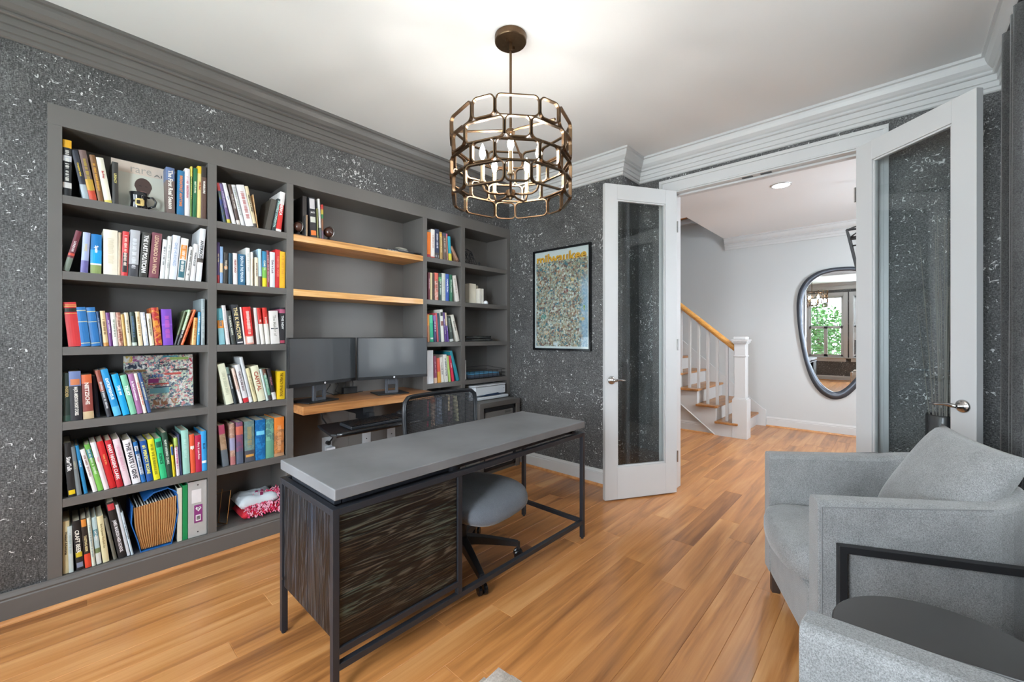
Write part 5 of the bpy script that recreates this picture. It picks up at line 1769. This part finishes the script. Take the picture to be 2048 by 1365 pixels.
# ================================================================ chandelier
HX, HY = 1.545, 1.425
ch = thing('chandelier', 'drum chandelier of bronze rounded-rectangle links with five candle bulbs', 'chandelier', (HX, HY, ZC))
obj('canopy', lathe([(0, ZC - 0.0005), (0.080, ZC - 0.0005), (0.080, ZC - 0.028), (0.077, ZC - 0.032), (0, ZC - 0.032)], 40, HX, HY), M_bronze, ch)
for a in (0.3, 3.3):
    obj('canopy_screw', tube([(HX + 0.035 * math.cos(a), HY + 0.035 * math.sin(a), ZC - 0.032), (HX + 0.035 * math.cos(a), HY + 0.035 * math.sin(a), ZC - 0.045)], 0.006, 10), M_bronze, ch)
obj('rod', tube([(HX, HY, ZC - 0.03), (HX, HY, ZC - 0.075), (HX, HY, ZC - 0.0751), (HX, HY, 2.32), (HX, HY, 2.319), (HX, HY, 1.99)], [0.010, 0.010, 0.0065, 0.0065, 0.0065, 0.0065], 12), M_bronze, ch)
obj('collar', lathe([(0, 2.292), (0.022, 2.292), (0.022, 2.308), (0.012, 2.315), (0, 2.316)], 20, HX, HY), M_bronze, ch)
obj('hub', lathe([(0, 1.955), (0.007, 1.957), (0.010, 1.968), (0.024, 1.972), (0.024, 2.002), (0.010, 2.008), (0, 2.009)], 20, HX, HY), M_bronze, ch)
RD = 0.300


def link_bm(w_, h_, depth=0.016, t=0.0055, cr=0.026, n=5):
    bm = bmesh.new()
    def rr(w, h, c):
        P_ = []
        for qx, qz, a0 in ((w / 2 - c, h / 2 - c, 0), (-w / 2 + c, h / 2 - c, 90), (-w / 2 + c, -h / 2 + c, 180), (w / 2 - c, -h / 2 + c, 270)):
            for i in range(n + 1):
                a = R(a0 + 90 * i / n)
                P_.append((qx + c * math.cos(a), qz + c * math.sin(a)))
        return P_
    O_, I_ = rr(w_, h_, cr), rr(w_ - 2 * t, h_ - 2 * t, cr - t)
    k = len(O_)
    V = [[bm.verts.new((x, y, z)) for x, z in P_] for P_, y in ((O_, -depth / 2), (O_, depth / 2), (I_, depth / 2), (I_, -depth / 2))]
    for s in range(4):
        A, B = V[s], V[(s + 1) % 4]
        for i in range(k):
            bm.faces.new((A[i], A[(i + 1) % k], B[(i + 1) % k], B[i]))
    bmesh.ops.recalc_face_normals(bm, faces=list(bm.faces))
    return bm


face_a = math.atan2(-HY, -HX) + R(6)
TH = 0.096
ml = {}
for wv, ang in (('long', 38), ('short', 22)):
    me = bpy.data.meshes.new('link')
    b_ = link_bm(2 * RD * math.sin(R(ang / 2)) - 0.0005, TH - 0.0005)
    b_.to_mesh(me)
    b_.free()
    me.materials.append(M_bronze)
    ml[wv] = (me, RD * math.cos(R(ang / 2)))
for tier in range(4):
    z = 2.325 - TH * (tier + 0.5)
    for i in range(6):
        for wv, off in (('long', 0), ('short', 30)):
            a = face_a + R(60 * i + off + (30 if tier % 2 else 0))
            me, ap = ml[wv]
            o = bpy.data.objects.new('link', me)
            C.objects.link(o)
            o.parent = ch
            o.matrix_parent_inverse = ch.matrix_basis.inverted()
            o.location = (HX + ap * math.cos(a), HY + ap * math.sin(a), z)
            o.rotation_euler = (0, 0, a - PI / 2)
for i in range(3):
    a = face_a + R(120 * i + 60 - 20)
    p1 = (HX + 0.282 * math.cos(a), HY + 0.282 * math.sin(a), 2.262)
    obj('spoke', tube([(HX, HY, 2.30), (HX + 0.05 * math.cos(a), HY + 0.05 * math.sin(a), 2.298), p1], 0.006, 6), M_bronze, ch)
M_bulb = mat('glowing_bulb', (1.0, 0.92, 0.80), 0.3, emit=230)
M_sleeve = mat('candle_sleeve', (0.55, 0.42, 0.26), 0.35, 0.6)
for i in range(5):
    a = face_a - R(6) + R(72 * i)
    c_, s_ = math.cos(a), math.sin(a)
    P_ = [(0.02, 1.986), (0.06, 1.978), (0.11, 1.978), (0.135, 1.990), (0.146, 2.015), (0.146, 2.03)]
    am = obj('candle_arm', tube([(HX + r_ * c_, HY + r_ * s_, z_) for r_, z_ in P_], 0.0058, 8), M_bronze, ch, smooth=True)
    bx_, by_ = HX + 0.146 * c_, HY + 0.146 * s_
    obj('candle_sleeve', lathe([(0, 2.028), (0.016, 2.028), (0.016, 2.036), (0.0105, 2.037), (0.0105, 2.138), (0, 2.138)], 16, bx_, by_), M_sleeve, am)
    bl_ = obj('bulb', lathe([(0.006, 2.139), (0.008, 2.146), (0.0145, 2.162), (0.0155, 2.172), (0.012, 2.19), (0.006, 2.207), (0.0012, 2.218), (0, 2.219)], 18, bx_, by_), M_bulb, am, smooth=True)

# ================================================================ poster
po = thing('framed_poster', 'framed milwaukee city illustration poster with gold title in black frame', 'poster', (XP, 2.25, 1.6))
py0, py1, pz0, pz1 = 1.929, 2.572, 1.137, 2.082
f_ = 0.019
obj('frame', boxes([(XP - 0.026, XP - 0.001, py0, py1, pz0, pz0 + f_), (XP - 0.026, XP - 0.001, py0, py1, pz1 - f_, pz1), (XP - 0.026, XP - 0.001, py0, py0 + f_, pz0 + f_, pz1 - f_), (XP - 0.026, XP - 0.001, py1 - f_, py1, pz0 + f_, pz1 - f_)], 0.001), M_blackgloss, po)
obj('paper_border', box(XP - 0.012, XP - 0.002, py0 + f_, py1 - f_, pz0 + f_, pz1 - f_), mat('poster_paper', 'dfe4e4', 0.5), po)


def lakeside(N, L, v, out):
    sx_ = N.new('ShaderNodeSeparateXYZ')
    L.new(v, sx_.inputs[0])
    n = noise(N, L, v, 9, 2, 0.6).outputs['Fac']
    t = mth(N, L, 'ADD', mth(N, L, 'MULTIPLY', mth(N, L, 'SUBTRACT', 2.06, sx_.outputs[1]), 6.5), mth(N, L, 'SUBTRACT', n, 0.5))
    zt_ = mth(N, L, 'MULTIPLY', mth(N, L, 'SUBTRACT', 1.86, sx_.outputs[2]), 6, True)
    t = mth(N, L, 'MULTIPLY', mth(N, L, 'MULTIPLY', t, 3, True), zt_, True)
    blue = ramp(N, [(0.4, srgb('86aed0')), (0.6, srgb('b8cfe2'))])
    L.new(noise(N, L, v, 60, 3, 0.7).outputs['Fac'], blue.inputs[0])
    t = mth(N, L, 'MULTIPLY', t, 0.8)
    return mixc(N, L, t, out, blue.outputs[0])


M_pp = print_mat('city_print', ['2c4a40', '5f8a7c', '8a9a8c', '9a8870', 'b4bcae', '7a5a50', '4a7a88', 'c0ac90', 'd8dcd4', '7a98a8', 'a06858', '5a8a68'], 62, sky=lakeside)
ar_ = obj('print', box(XP - 0.0135, XP - 0.0122, py0 + f_ + 0.016, py1 - f_ - 0.016, pz0 + f_ + 0.02, 1.965), M_pp, po)
for (ya, za, w_, h_, cc) in ((2.02, 1.42, 0.05, 0.035, 'e0b040'), (2.12, 1.78, 0.04, 0.03, 'd8b040'), (2.27, 1.86, 0.03, 0.05, 'b08060'), (2.19, 1.68, 0.05, 0.05, '7a3a3a'), (2.47, 1.77, 0.05, 0.06, '9a6038'),
                             (2.45, 1.45, 0.07, 0.05, '4a9088'), (2.20, 1.43, 0.12, 0.035, '5a5038'), (2.42, 1.30, 0.06, 0.04, 'd8a878'), (2.30, 1.20, 0.07, 0.05, 'dce8f0'), (2.0, 1.52, 0.02, 0.05, '7aa850')):
    bm = bmesh.new()
    vs = [bm.verts.new((XP - 0.0138, ya + w_ / 2 * math.cos(-q * PI / 6) * (1 + 0.2 * math.sin(q * 2.3)), za + h_ / 2 * math.sin(-q * PI / 6) * (1 + 0.25 * math.cos(q * 1.7)))) for q in range(12)]
    bm.faces.new(vs)
    obj('printed_figure', bm, patm(cc, 'c8c8b8'), ar_)
obj('title_shadow', text_bm('milwaukee', (XP - 0.0126, py1 - f_ - 0.020, 1.948), (0, -0.558, 0), (0, 0, 0.088), 0.045), colm('8a5210'), po)
obj('title', text_bm('milwaukee', (XP - 0.0132, py1 - f_ - 0.022, 1.953), (0, -0.558, 0), (0, 0, 0.088), 0.02), colm('eab02c'), po)
obj('glazing', box(XP - 0.0165, XP - 0.0155, py0 + f_, py1 - f_, pz0 + f_, pz1 - f_), M_glass, po)

# ================================================================ armchairs
def sweep_shell(path, prof, name='shell'):
    """closed cross-section prof[(out,z)] swept along a plan path, capped"""
    bm = bmesh.new()
    k = len(path)
    rings = []
    for i, p in enumerate(path):
        a = Vector(path[max(0, i - 1)])
        b = Vector(path[min(k - 1, i + 1)])
        d = (b - a).normalized()
        n = Vector((-d.y, d.x))
        rings.append([bm.verts.new((p[0] + n.x * o, p[1] + n.y * o, z)) for o, z in (prof(i / (k - 1)) if callable(prof) else prof)])
    m = len(rings[0])
    for A, B in zip(rings, rings[1:]):
        for j in range(m):
            bm.faces.new((A[j], A[(j + 1) % m], B[(j + 1) % m], B[j]))
    bm.faces.new(rings[0][::-1])
    bm.faces.new(rings[-1])
    bmesh.ops.recalc_face_normals(bm, faces=list(bm.faces))
    return bm


def armchair(label, loc, rotz, side_frames=True, D=0.645):
    """local frame: +Y is the front, origin on the floor below the middle of the front edge of the arms"""
    t = thing('armchair', label, 'armchair', loc, rotz, 'heather grey armchairs beside the round table')
    W2 = 0.345
    T = 0.085
    path = [(W2 - T / 2, 0.0)] + [(W2 - T / 2, -0.1 * i) for i in range(1, 4)]
    r_ = 0.14
    cyy = -(D - T / 2 - r_)
    path = [(W2 - T / 2, cyy * i / 4) for i in range(5)]
    for i in range(1, 9):
        a = R(90 * i / 8)
        path.append((W2 - T / 2 - r_ + r_ * math.cos(a), cyy - r_ * math.sin(a)))
    path += [(-x, y) for x, y in path[::-1]]
    def prof(f):
        e = min(1, min(f, 1 - f) * 2.4)
        zt, zl = 0.688 + 0.072 * e, 0.110
        o = T / 2
        P_ = [(-o + 0.006, zl), (o - 0.006, zl), (o, zl + 0.01)]
        P_ += [(o, zl + (zt - zl) * q) for q in (0.35, 0.7)]
        P_ += [(o, zt - 0.02), (o - 0.005, zt - 0.006), (o - 0.018, zt), (-o + 0.018, zt), (-o + 0.005, zt - 0.006), (-o, zt - 0.02)]
        P_ += [(-o, zl + (zt - zl) * q) for q in (0.7, 0.35)] + [(-o, zl + 0.01)]
        return P_
    obj('arm_and_back', sweep_shell(path, prof), M_fab, t, smooth=False, local=True, bevel=0.004)
    # piping seams along the arm front and top outer edge
    for s in (-1, 1):
        xo = s * W2
        P_ = [(xo + s * 0.0005, -0.012, 0.13), (xo + s * 0.0005, -0.012, 0.668)] + [(xo + s * 0.0005, cyy * i / 5 - 0.012, 0.668 + 0.0095 * i) for i in range(1, 6)]
        obj('seam', tube(P_, 0.0022, 5), mat('grey_seam', '7a7a7b', 0.9), t, local=True)
    obj('seat_base', box(-W2 + T, W2 - T, -D + T + 0.01, 0.0, 0.105, 0.335, 0.02, 3), M_fab, t, local=True)
    bm = bmesh.new()
    lay = []
    wx, wy = W2 - T - 0.003, 0.285
    cyc = -0.255
    for kf, z in ((0, 0.335), (0.92, 0.335), (0.985, 0.35), (1.0, 0.385), (1.0, 0.42), (0.97, 0.452), (0.88, 0.467), (0.6, 0.476), (0.3, 0.479), (0, 0.480)):
        rg_ = []
        for j in range(44):
            a = 2 * PI * j / 44
            ca, sa = math.cos(a), math.sin(a)
            e = 0.34 if sa > 0 else 0.6
            u = math.copysign(abs(ca) ** e, ca) * wx * kf
            v = math.copysign(abs(sa) ** e, sa) * wy * kf
            if v > 0:
                v += 0.035 * kf * (1 - (u / wx) ** 2)
            rg_.append(bm.verts.new((u, cyc + v, z)))
        lay.append(rg_)
    for A, B in zip(lay, lay[1:]):
        for j in range(44):
            bm.faces.new((A[j], A[(j + 1) % 44], B[(j + 1) % 44], B[j]))
    bmesh.ops.remove_doubles(bm, verts=bm.verts, dist=1e-5)
    obj('seat_cushion', bm, M_fab, t, smooth=True, local=True)
    for s in (-1, 1):
        if side_frames:
            xo = s * (W2 + 0.022)
            P_ = [(-0.050, 0.0), (-0.075, 0.0), (-0.075, 0.53), (-0.62, 0.53), (-0.62, 0.0), (-0.645, 0.0), (-0.645, 0.555), (-0.050, 0.555)]
            lo_, hi_ = sorted((xo - s * 0.012, xo + s * 0.014))
            obj('side_frame', prism(P_, lo_, hi_, 'x'), M_steel2, t, local=True, bevel=0.002)
            obj('bracket', box(*sorted((s * (W2 - 0.005), xo)), -0.3, -0.26, 0.30, 0.33), M_steel2, t, local=True)
    for x in (-0.30, 0.30):
        for y in (-0.035, -0.50):
            obj('leg', box(x - 0.018, x + 0.018, y - 0.018, y + 0.018, 0.0, 0.115, 0.002), mat('dark_wood_leg', '3a2e28', 0.45), t, local=True)
    return t


M_steel2 = mat('matte_black_steel', '222224', 0.45, 0.2, bump=0.04, bscale=500)
# front-left corner of chair at the far arm (2.45,.487), near arm (1.83,.20)
A_, B_ = Vector((2.435, 0.485)), Vector((1.815, 0.200))
mid = (A_ + B_) / 2
armchair('heather grey barrel armchair with loose pillow, in front of the open glass door', (mid.x, mid.y, 0), math.atan2(A_.y - B_.y, A_.x - B_.x))
armchair('heather grey armchair nearest the camera, left of the round black table', (0.752, 0.165, 0), R(-5), False, 0.585)

# loose pillow
def pillow(name, size, puff, m, n=16):
    bm = bmesh.new()
    for s in (1, -1):
        G = []
        for i in range(n + 1):
            row_ = []
            for j in range(n + 1):
                u, v = 2 * i / n - 1, 2 * j / n - 1
                e = (1 - abs(u) ** 2.6) * (1 - abs(v) ** 2.6)
                pin = 1 - 0.06 * (1 - abs(u) ** 2) * (abs(v) ** 3) - 0.0
                pin2 = 1 - 0.06 * (1 - abs(v) ** 2) * (abs(u) ** 3)
                row_.append(bm.verts.new((u * size / 2 * pin2, s * (puff * max(e, 0) ** 0.45 * 0.5), v * size / 2 * pin)))
            G.append(row_)
        for i in range(n):
            for j in range(n):
                f = (G[i][j], G[i + 1][j], G[i + 1][j + 1], G[i][j + 1])
                bm.faces.new(f if s < 0 else f[::-1])
    bmesh.ops.remove_doubles(bm, verts=bm.verts, dist=1e-4)
    return obj(name, bm, m, None, smooth=True)


pw = tag(pillow('pillow', 0.43, 0.15, M_fab), 'plump heather grey pillow leaning in the far armchair', 'pillow')
ux = Vector((0.907, 0.42, 0.075)).normalized()
uz = Vector((0.151, -0.479, 0.866)).normalized()
uy = uz.cross(ux).normalized()
ux = uy.cross(uz).normalized()
pw.rotation_euler = Matrix((ux, uy, uz)).transposed().to_euler()
pw.location = (2.25, -0.132, 0.705)

# round side table
st_ = thing('side_table', 'low round table with matte black top between the two armchairs', 'side table', (1.365, -0.095, 0))
M_tab = mat('matte_black_top', '333334', 0.5, bump=0.02, bscale=80)
obj('table_top', lathe([(0, 0.528), (0.208, 0.528), (0.214, 0.532), (0.214, 0.548), (0.210, 0.552), (0, 0.552)], 64, 1.365, -0.095), M_tab, st_)
obj('pedestal', tube([(1.365, -0.095, 0.02), (1.365, -0.095, 0.528)], 0.018, 16), M_steel2, st_)
obj('base', lathe([(0, 0.0), (0.14, 0.0), (0.14, 0.012), (0.02, 0.02), (0, 0.02)], 40, 1.365, -0.095), M_steel2, st_)

# boucle pouf, one rounded corner just in view
bm = box(-0.19, 0.19, -0.19, 0.19, 0.0, 0.45)
bmesh.ops.bevel(bm, geom=list(bm.edges), offset=0.050, segments=5, affect='EDGES')
pf = tag(obj('pouf', bm, M_boucle, None, smooth=True), 'cream speckled boucle pouf at the bottom edge, one corner showing', 'pouf')
pf.location = (0.606, 0.574, 0.0)
pf.rotation_euler = (0, 0, R(3))

# curtain
cu = thing('curtain', 'dark charcoal curtain hanging to the floor in the right-hand corner', 'curtain', (3.0, YR + 0.07, 0))
bm = bmesh.new()
A = []
nc = 56
for lv in range(9):
    z = 0.01 + (2.53 - 0.01) * lv / 8
    A.append([bm.verts.new((2.45 + 0.31 * i / nc, YR + 0.075 + 0.026 * math.sin(i * 0.52 + 0.25 * math.sin(lv * 0.8)) * (1 - 0.25 * lv / 8) + 0.008 * math.sin(i * 0.19), z)) for i in range(nc + 1)])
for P_, Q in zip(A, A[1:]):
    for i in range(nc):
        bm.faces.new((P_[i], P_[i + 1], Q[i + 1], Q[i]))
cpl = obj('panel', bm, M_curtain, cu, smooth=True)
sd = cpl.modifiers.new('solid', 'SOLIDIFY')
sd.thickness = 0.003
obj('rod', tube([(1.45, YR + 0.075, 2.555), (2.76, YR + 0.075, 2.555)], 0.011, 12), M_steel2, cu)

# vase with reeds behind the right door
vs_ = thing('floor_vase', 'tall dark vase of bare reeds behind the right glass door', 'vase', (3.29, -0.20, 0))
obj('vase', lathe([(0, 0.0), (0.062, 0.0), (0.066, 0.02), (0.070, 0.4), (0.072, 0.83), (0.068, 0.838), (0.064, 0.83), (0.060, 0.1), (0, 0.09)], 32, 3.29, -0.20), mat('dark_glaze', '2b2b2d', 0.22), vs_, smooth=True)
for i in range(26):
    a = rb.uniform(0, 2 * PI)
    sp = rb.uniform(0.01, 0.13)
    h_ = rb.uniform(1.35, 1.95)
    x, y = 3.29, -0.20
    ex, ey = min(3.36, x + sp * math.cos(a) * 0.7), y + sp * math.sin(a)
    obj('reed', tube([(x + 0.03 * math.cos(a), y + 0.03 * math.sin(a), 0.15), (x + (ex - x) * 0.5, y + (ey - y) * 0.5, h_ * 0.55), (ex, ey, h_)], [0.0028, 0.0024, 0.0012], 5), mat('dry_reed', '7c7870', 0.8), vs_)

# ================================================================ foyer: staircase
sc = thing('staircase', 'white staircase with oak treads, square balusters and golden oak handrail', 'staircase', (6.2, 2.4, 0))
SX, RISE, RUN, NY0, NS = 5.70, 0.1945, 0.232, 1.425, 9
M_runner = mat('grey_stair_face', '8a8a8c', 0.9)
for i in range(NS):
    y0 = NY0 + RUN * i
    z = RISE * (i + 1) - 0.012
    obj('tread', box(SX - 0.035, FX1 - 0.02, y0, y0 + RUN + 0.035, z - 0.028, z, 0.006), M_tread, sc)
    obj('riser', box(SX + 0.001, FX1 - 0.02, y0 + 0.025, y0 + 0.043, z - RISE + 0.001, z - 0.028), M_white, sc)
pl_ = [(NY0 + 0.03, 0.0)]
for i in range(NS):
    z = RISE * (i + 1) - 0.040
    pl_ += [(NY0 + 0.03 + RUN * i, z), (NY0 + 0.03 + RUN * (i + 1), z)]
yl_ = NY0 + 0.03 + RUN * NS
pl_ += [(yl_, RISE * NS - 0.30), (1.70, 0.0)]
obj('stringer', prism(pl_, SX, SX + 0.022, 'x'), M_white, sc)
obj('stringer_moulding', tube([(SX - 0.004, 1.70, 0.01), (SX - 0.004, yl_, RISE * NS - 0.29)], 0.009, 6), M_white, sc)
sk = [(1.335, 0.0), (1.335, 0.225), (1.375, 0.245), (FY1 - 0.01, 0.245 + 0.853 * (FY1 - 1.385)), (FY1 - 0.01, 0.0)]
obj('wall_skirt', prism(sk, FX1 - 0.02, FX1 - 0.001, 'x'), M_white, sc)
# under-stair wall
struct('wall_understair', prism([(1.72, 0.0), (FY1, 0.0), (FY1, 0.83 * (FY1 - 1.72)), ], SX + 0.022, SX + 0.05, 'x'), M_foyer)
npx = SX + 0.075
nw = obj('newel_post', boxes([(npx - 0.083, npx + 0.083, 1.322, 1.492, 0, 0.485)], 0.003), M_white, sc)
obj('newel_shaft', boxes([(npx - 0.064, npx + 0.064, 1.345, 1.473, 0.485, 1.20)], 0.003), M_white, nw)
obj('newel_trim', boxes([(npx - 0.073, npx + 0.073, 1.336, 1.482, 1.012, 1.028), (npx - 0.075, npx + 0.075, 1.334, 1.484, 0.485, 0.500), (npx - 0.075, npx + 0.075, 1.334, 1.484, 1.17, 1.187),
                         (npx - 0.088, npx + 0.088, 1.321, 1.497, 1.187, 1.208), (npx - 0.096, npx + 0.096, 1.313, 1.505, 1.208, 1.226)], 0.003), M_white, nw)
obj('newel_cap', boxes([(npx - 0.072, npx + 0.072, 1.337, 1.481, 1.226, 1.262)], 0.008), M_white, nw)
obj('handrail', tube([(npx, 1.470, 1.108), (npx, FY1 - 0.02, 1.108 + 0.838 * (FY1 - 0.02 - 1.470))], 0.036, 12), M_rail, sc)
for i in range(2 * NS - 1):
    y = 1.571 + 0.116 * i
    if y > FY1 - 0.1:
        break
    st_i = min(NS - 1, int((y - NY0) / RUN))
    zb_ = RISE * (st_i + 1) - 0.012
    ztp = 1.108 + 0.838 * (y - 1.470) - 0.03
    obj('baluster', box(npx - 0.066, npx - 0.034, y - 0.016, y + 0.016, zb_, ztp, 0.002) if False else box(npx - 0.016, npx + 0.016, y - 0.016, y + 0.016, zb_, ztp, 0.002), M_white, sc)
# upper landing balusters glimpsed through the stairwell opening
for i in range(8):
    struct('landing_baluster', box(6.72, 6.75, 2.25 + 0.13 * i, 2.28 + 0.13 * i, 3.14, 4.0), M_white)

# ================================================================ foyer mirror, pendant, downlight
outl = [(0.971, 1.625), (0.966, 1.76), (0.940, 1.894), (0.870, 2.02), (0.770, 2.100), (0.666, 2.137), (0.50, 2.150), (0.32, 2.128), (0.15, 2.04), (0.045, 1.88), (0.01, 1.66), (0.05, 1.36), (0.16, 1.02),
        (0.30, 0.70), (0.42, 0.525), (0.52, 0.462), (0.614, 0.462), (0.715, 0.530), (0.80, 0.66), (0.868, 0.86), (0.920, 1.12), (0.955, 1.38)]


def crspline(P_, n=5):
    out = []
    k = len(P_)
    for i in range(k):
        p0, p1, p2, p3 = [Vector(P_[(i + j) % k]) for j in (-1, 0, 1, 2)]
        for q in range(n):
            t = q / n
            out.append(0.5 * ((2 * p1) + (p2 - p0) * t + (2 * p0 - 5 * p1 + 4 * p2 - p3) * t * t + (3 * p1 - p0 - 3 * p2 + p3) * t ** 3))
    return out


O_ = crspline(outl)
cm = sum(O_, Vector((0, 0))) / len(O_)
I_ = []
k = len(O_)
for i, p in enumerate(O_):
    d = (O_[(i + 1) % k] - O_[i - 1]).normalized()
    n_ = Vector((d.y, -d.x))
    if n_.dot(cm - p) < 0:
        n_ = -n_
    wd = 0.050 + 0.030 * max(0, (p.x - cm.x) / 0.45) * max(0, (p.y - 1.4) / 0.7) + 0.045 * max(0, (0.95 - p.y) / 0.5)
    I_.append(p + n_ * wd)
mr = thing('wall_mirror', 'large egg-shaped foyer mirror in a dark metal frame', 'mirror', (FX1, 0.5, 1.4))
bm = bmesh.new()
V = [[bm.verts.new((x, p.x, p.y)) for p in Q] for Q, x in ((O_, FX1 - 0.002), (O_, FX1 - 0.028), (I_, FX1 - 0.034), (I_, FX1 - 0.014))]
for s in range(3):
    for i in range(k):
        bm.faces.new((V[s][i], V[s][(i + 1) % k], V[s + 1][(i + 1) % k], V[s + 1][i]))
bmesh.ops.recalc_face_normals(bm, faces=list(bm.faces))
obj('frame', bm, mat('gunmetal_frame', '565b64', 0.35, 0.6), mr, smooth=True)
bm = bmesh.new()
bm.faces.new([bm.verts.new((FX1 - 0.015, p.x, p.y)) for p in I_])
bmesh.ops.recalc_face_normals(bm, faces=list(bm.faces))
obj('looking_glass', bm, M_mirror, mr)

pn = thing('pendant_lantern', 'black open-frame tapered lantern hanging in the foyer, partly behind the door', 'pendant lamp', (5.0, 0.13, FZ))
LX, LY = 5.0, 0.125
def lan(hw, z):
    return [(LX - hw, LY - hw, z), (LX + hw, LY - hw, z), (LX + hw, LY + hw, z), (LX - hw, LY + hw, z)]
T_, T2, B2 = lan(0.19, 2.225), lan(0.175, 2.14), lan(0.085, 1.66)
obj('lantern_frame', tube(T_, 0.011, 4, True), M_steel2, pn)
obj('lantern_frame', tube(T2, 0.008, 4, True), M_steel2, pn)
obj('lantern_frame', tube(B2, 0.011, 4, True), M_steel2, pn)
for i in range(4):
    obj('lantern_bar', tube([T_[i], B2[i]], 0.012, 4), M_steel2, pn)
    obj('lantern_bar', tube([T_[i], (LX, LY, 2.33)], 0.007, 4), M_steel2, pn)
obj('stem', tube([(LX, LY, FZ - 0.02), (LX, LY, 2.02)], 0.006, 8), M_steel2, pn)
obj('ceiling_plate', lathe([(0, FZ - 0.001), (0.06, FZ - 0.001), (0.055, FZ - 0.025), (0, FZ - 0.025)], 24, LX, LY), M_steel2, pn)
for i in range(3):
    a = i * 2.1
    obj('candle', lathe([(0, 1.95), (0.011, 1.95), (0.011, 2.04), (0.014, 2.06), (0.006, 2.09), (0, 2.095)], 12, LX + 0.035 * math.cos(a), LY + 0.035 * math.sin(a)), M_whiteplastic, pn)

dl = thing('recessed_light', 'round recessed downlight glowing in the foyer ceiling', 'ceiling light', (4.70, 0.80, FZ))
obj('trim_ring', lathe([(0.072, FZ - 0.001), (0.088, FZ - 0.001), (0.086, FZ - 0.006), (0.072, FZ - 0.006), (0.072, FZ - 0.001)], 36, 4.70, 0.80, cap=False), M_white, dl)
obj('lens', lathe([(0, FZ - 0.004), (0.071, FZ - 0.004), (0.071, FZ - 0.0015), (0, FZ - 0.0015)], 36, 4.70, 0.80), mat('glowing_lens', (1.0, 0.96, 0.9), 0.5, emit=9), dl)
l = bpy.data.lights.new('downlight_glow', 'SPOT')
l.energy = 110
l.spot_size = R(150)
l.spot_blend = 0.8
l.shadow_soft_size = 0.07
l.color = (1, 0.96, 0.9)
lo = bpy.data.objects.new('downlight_glow', l)
C.objects.link(lo)
lo.location = (4.70, 0.80, FZ - 0.012)
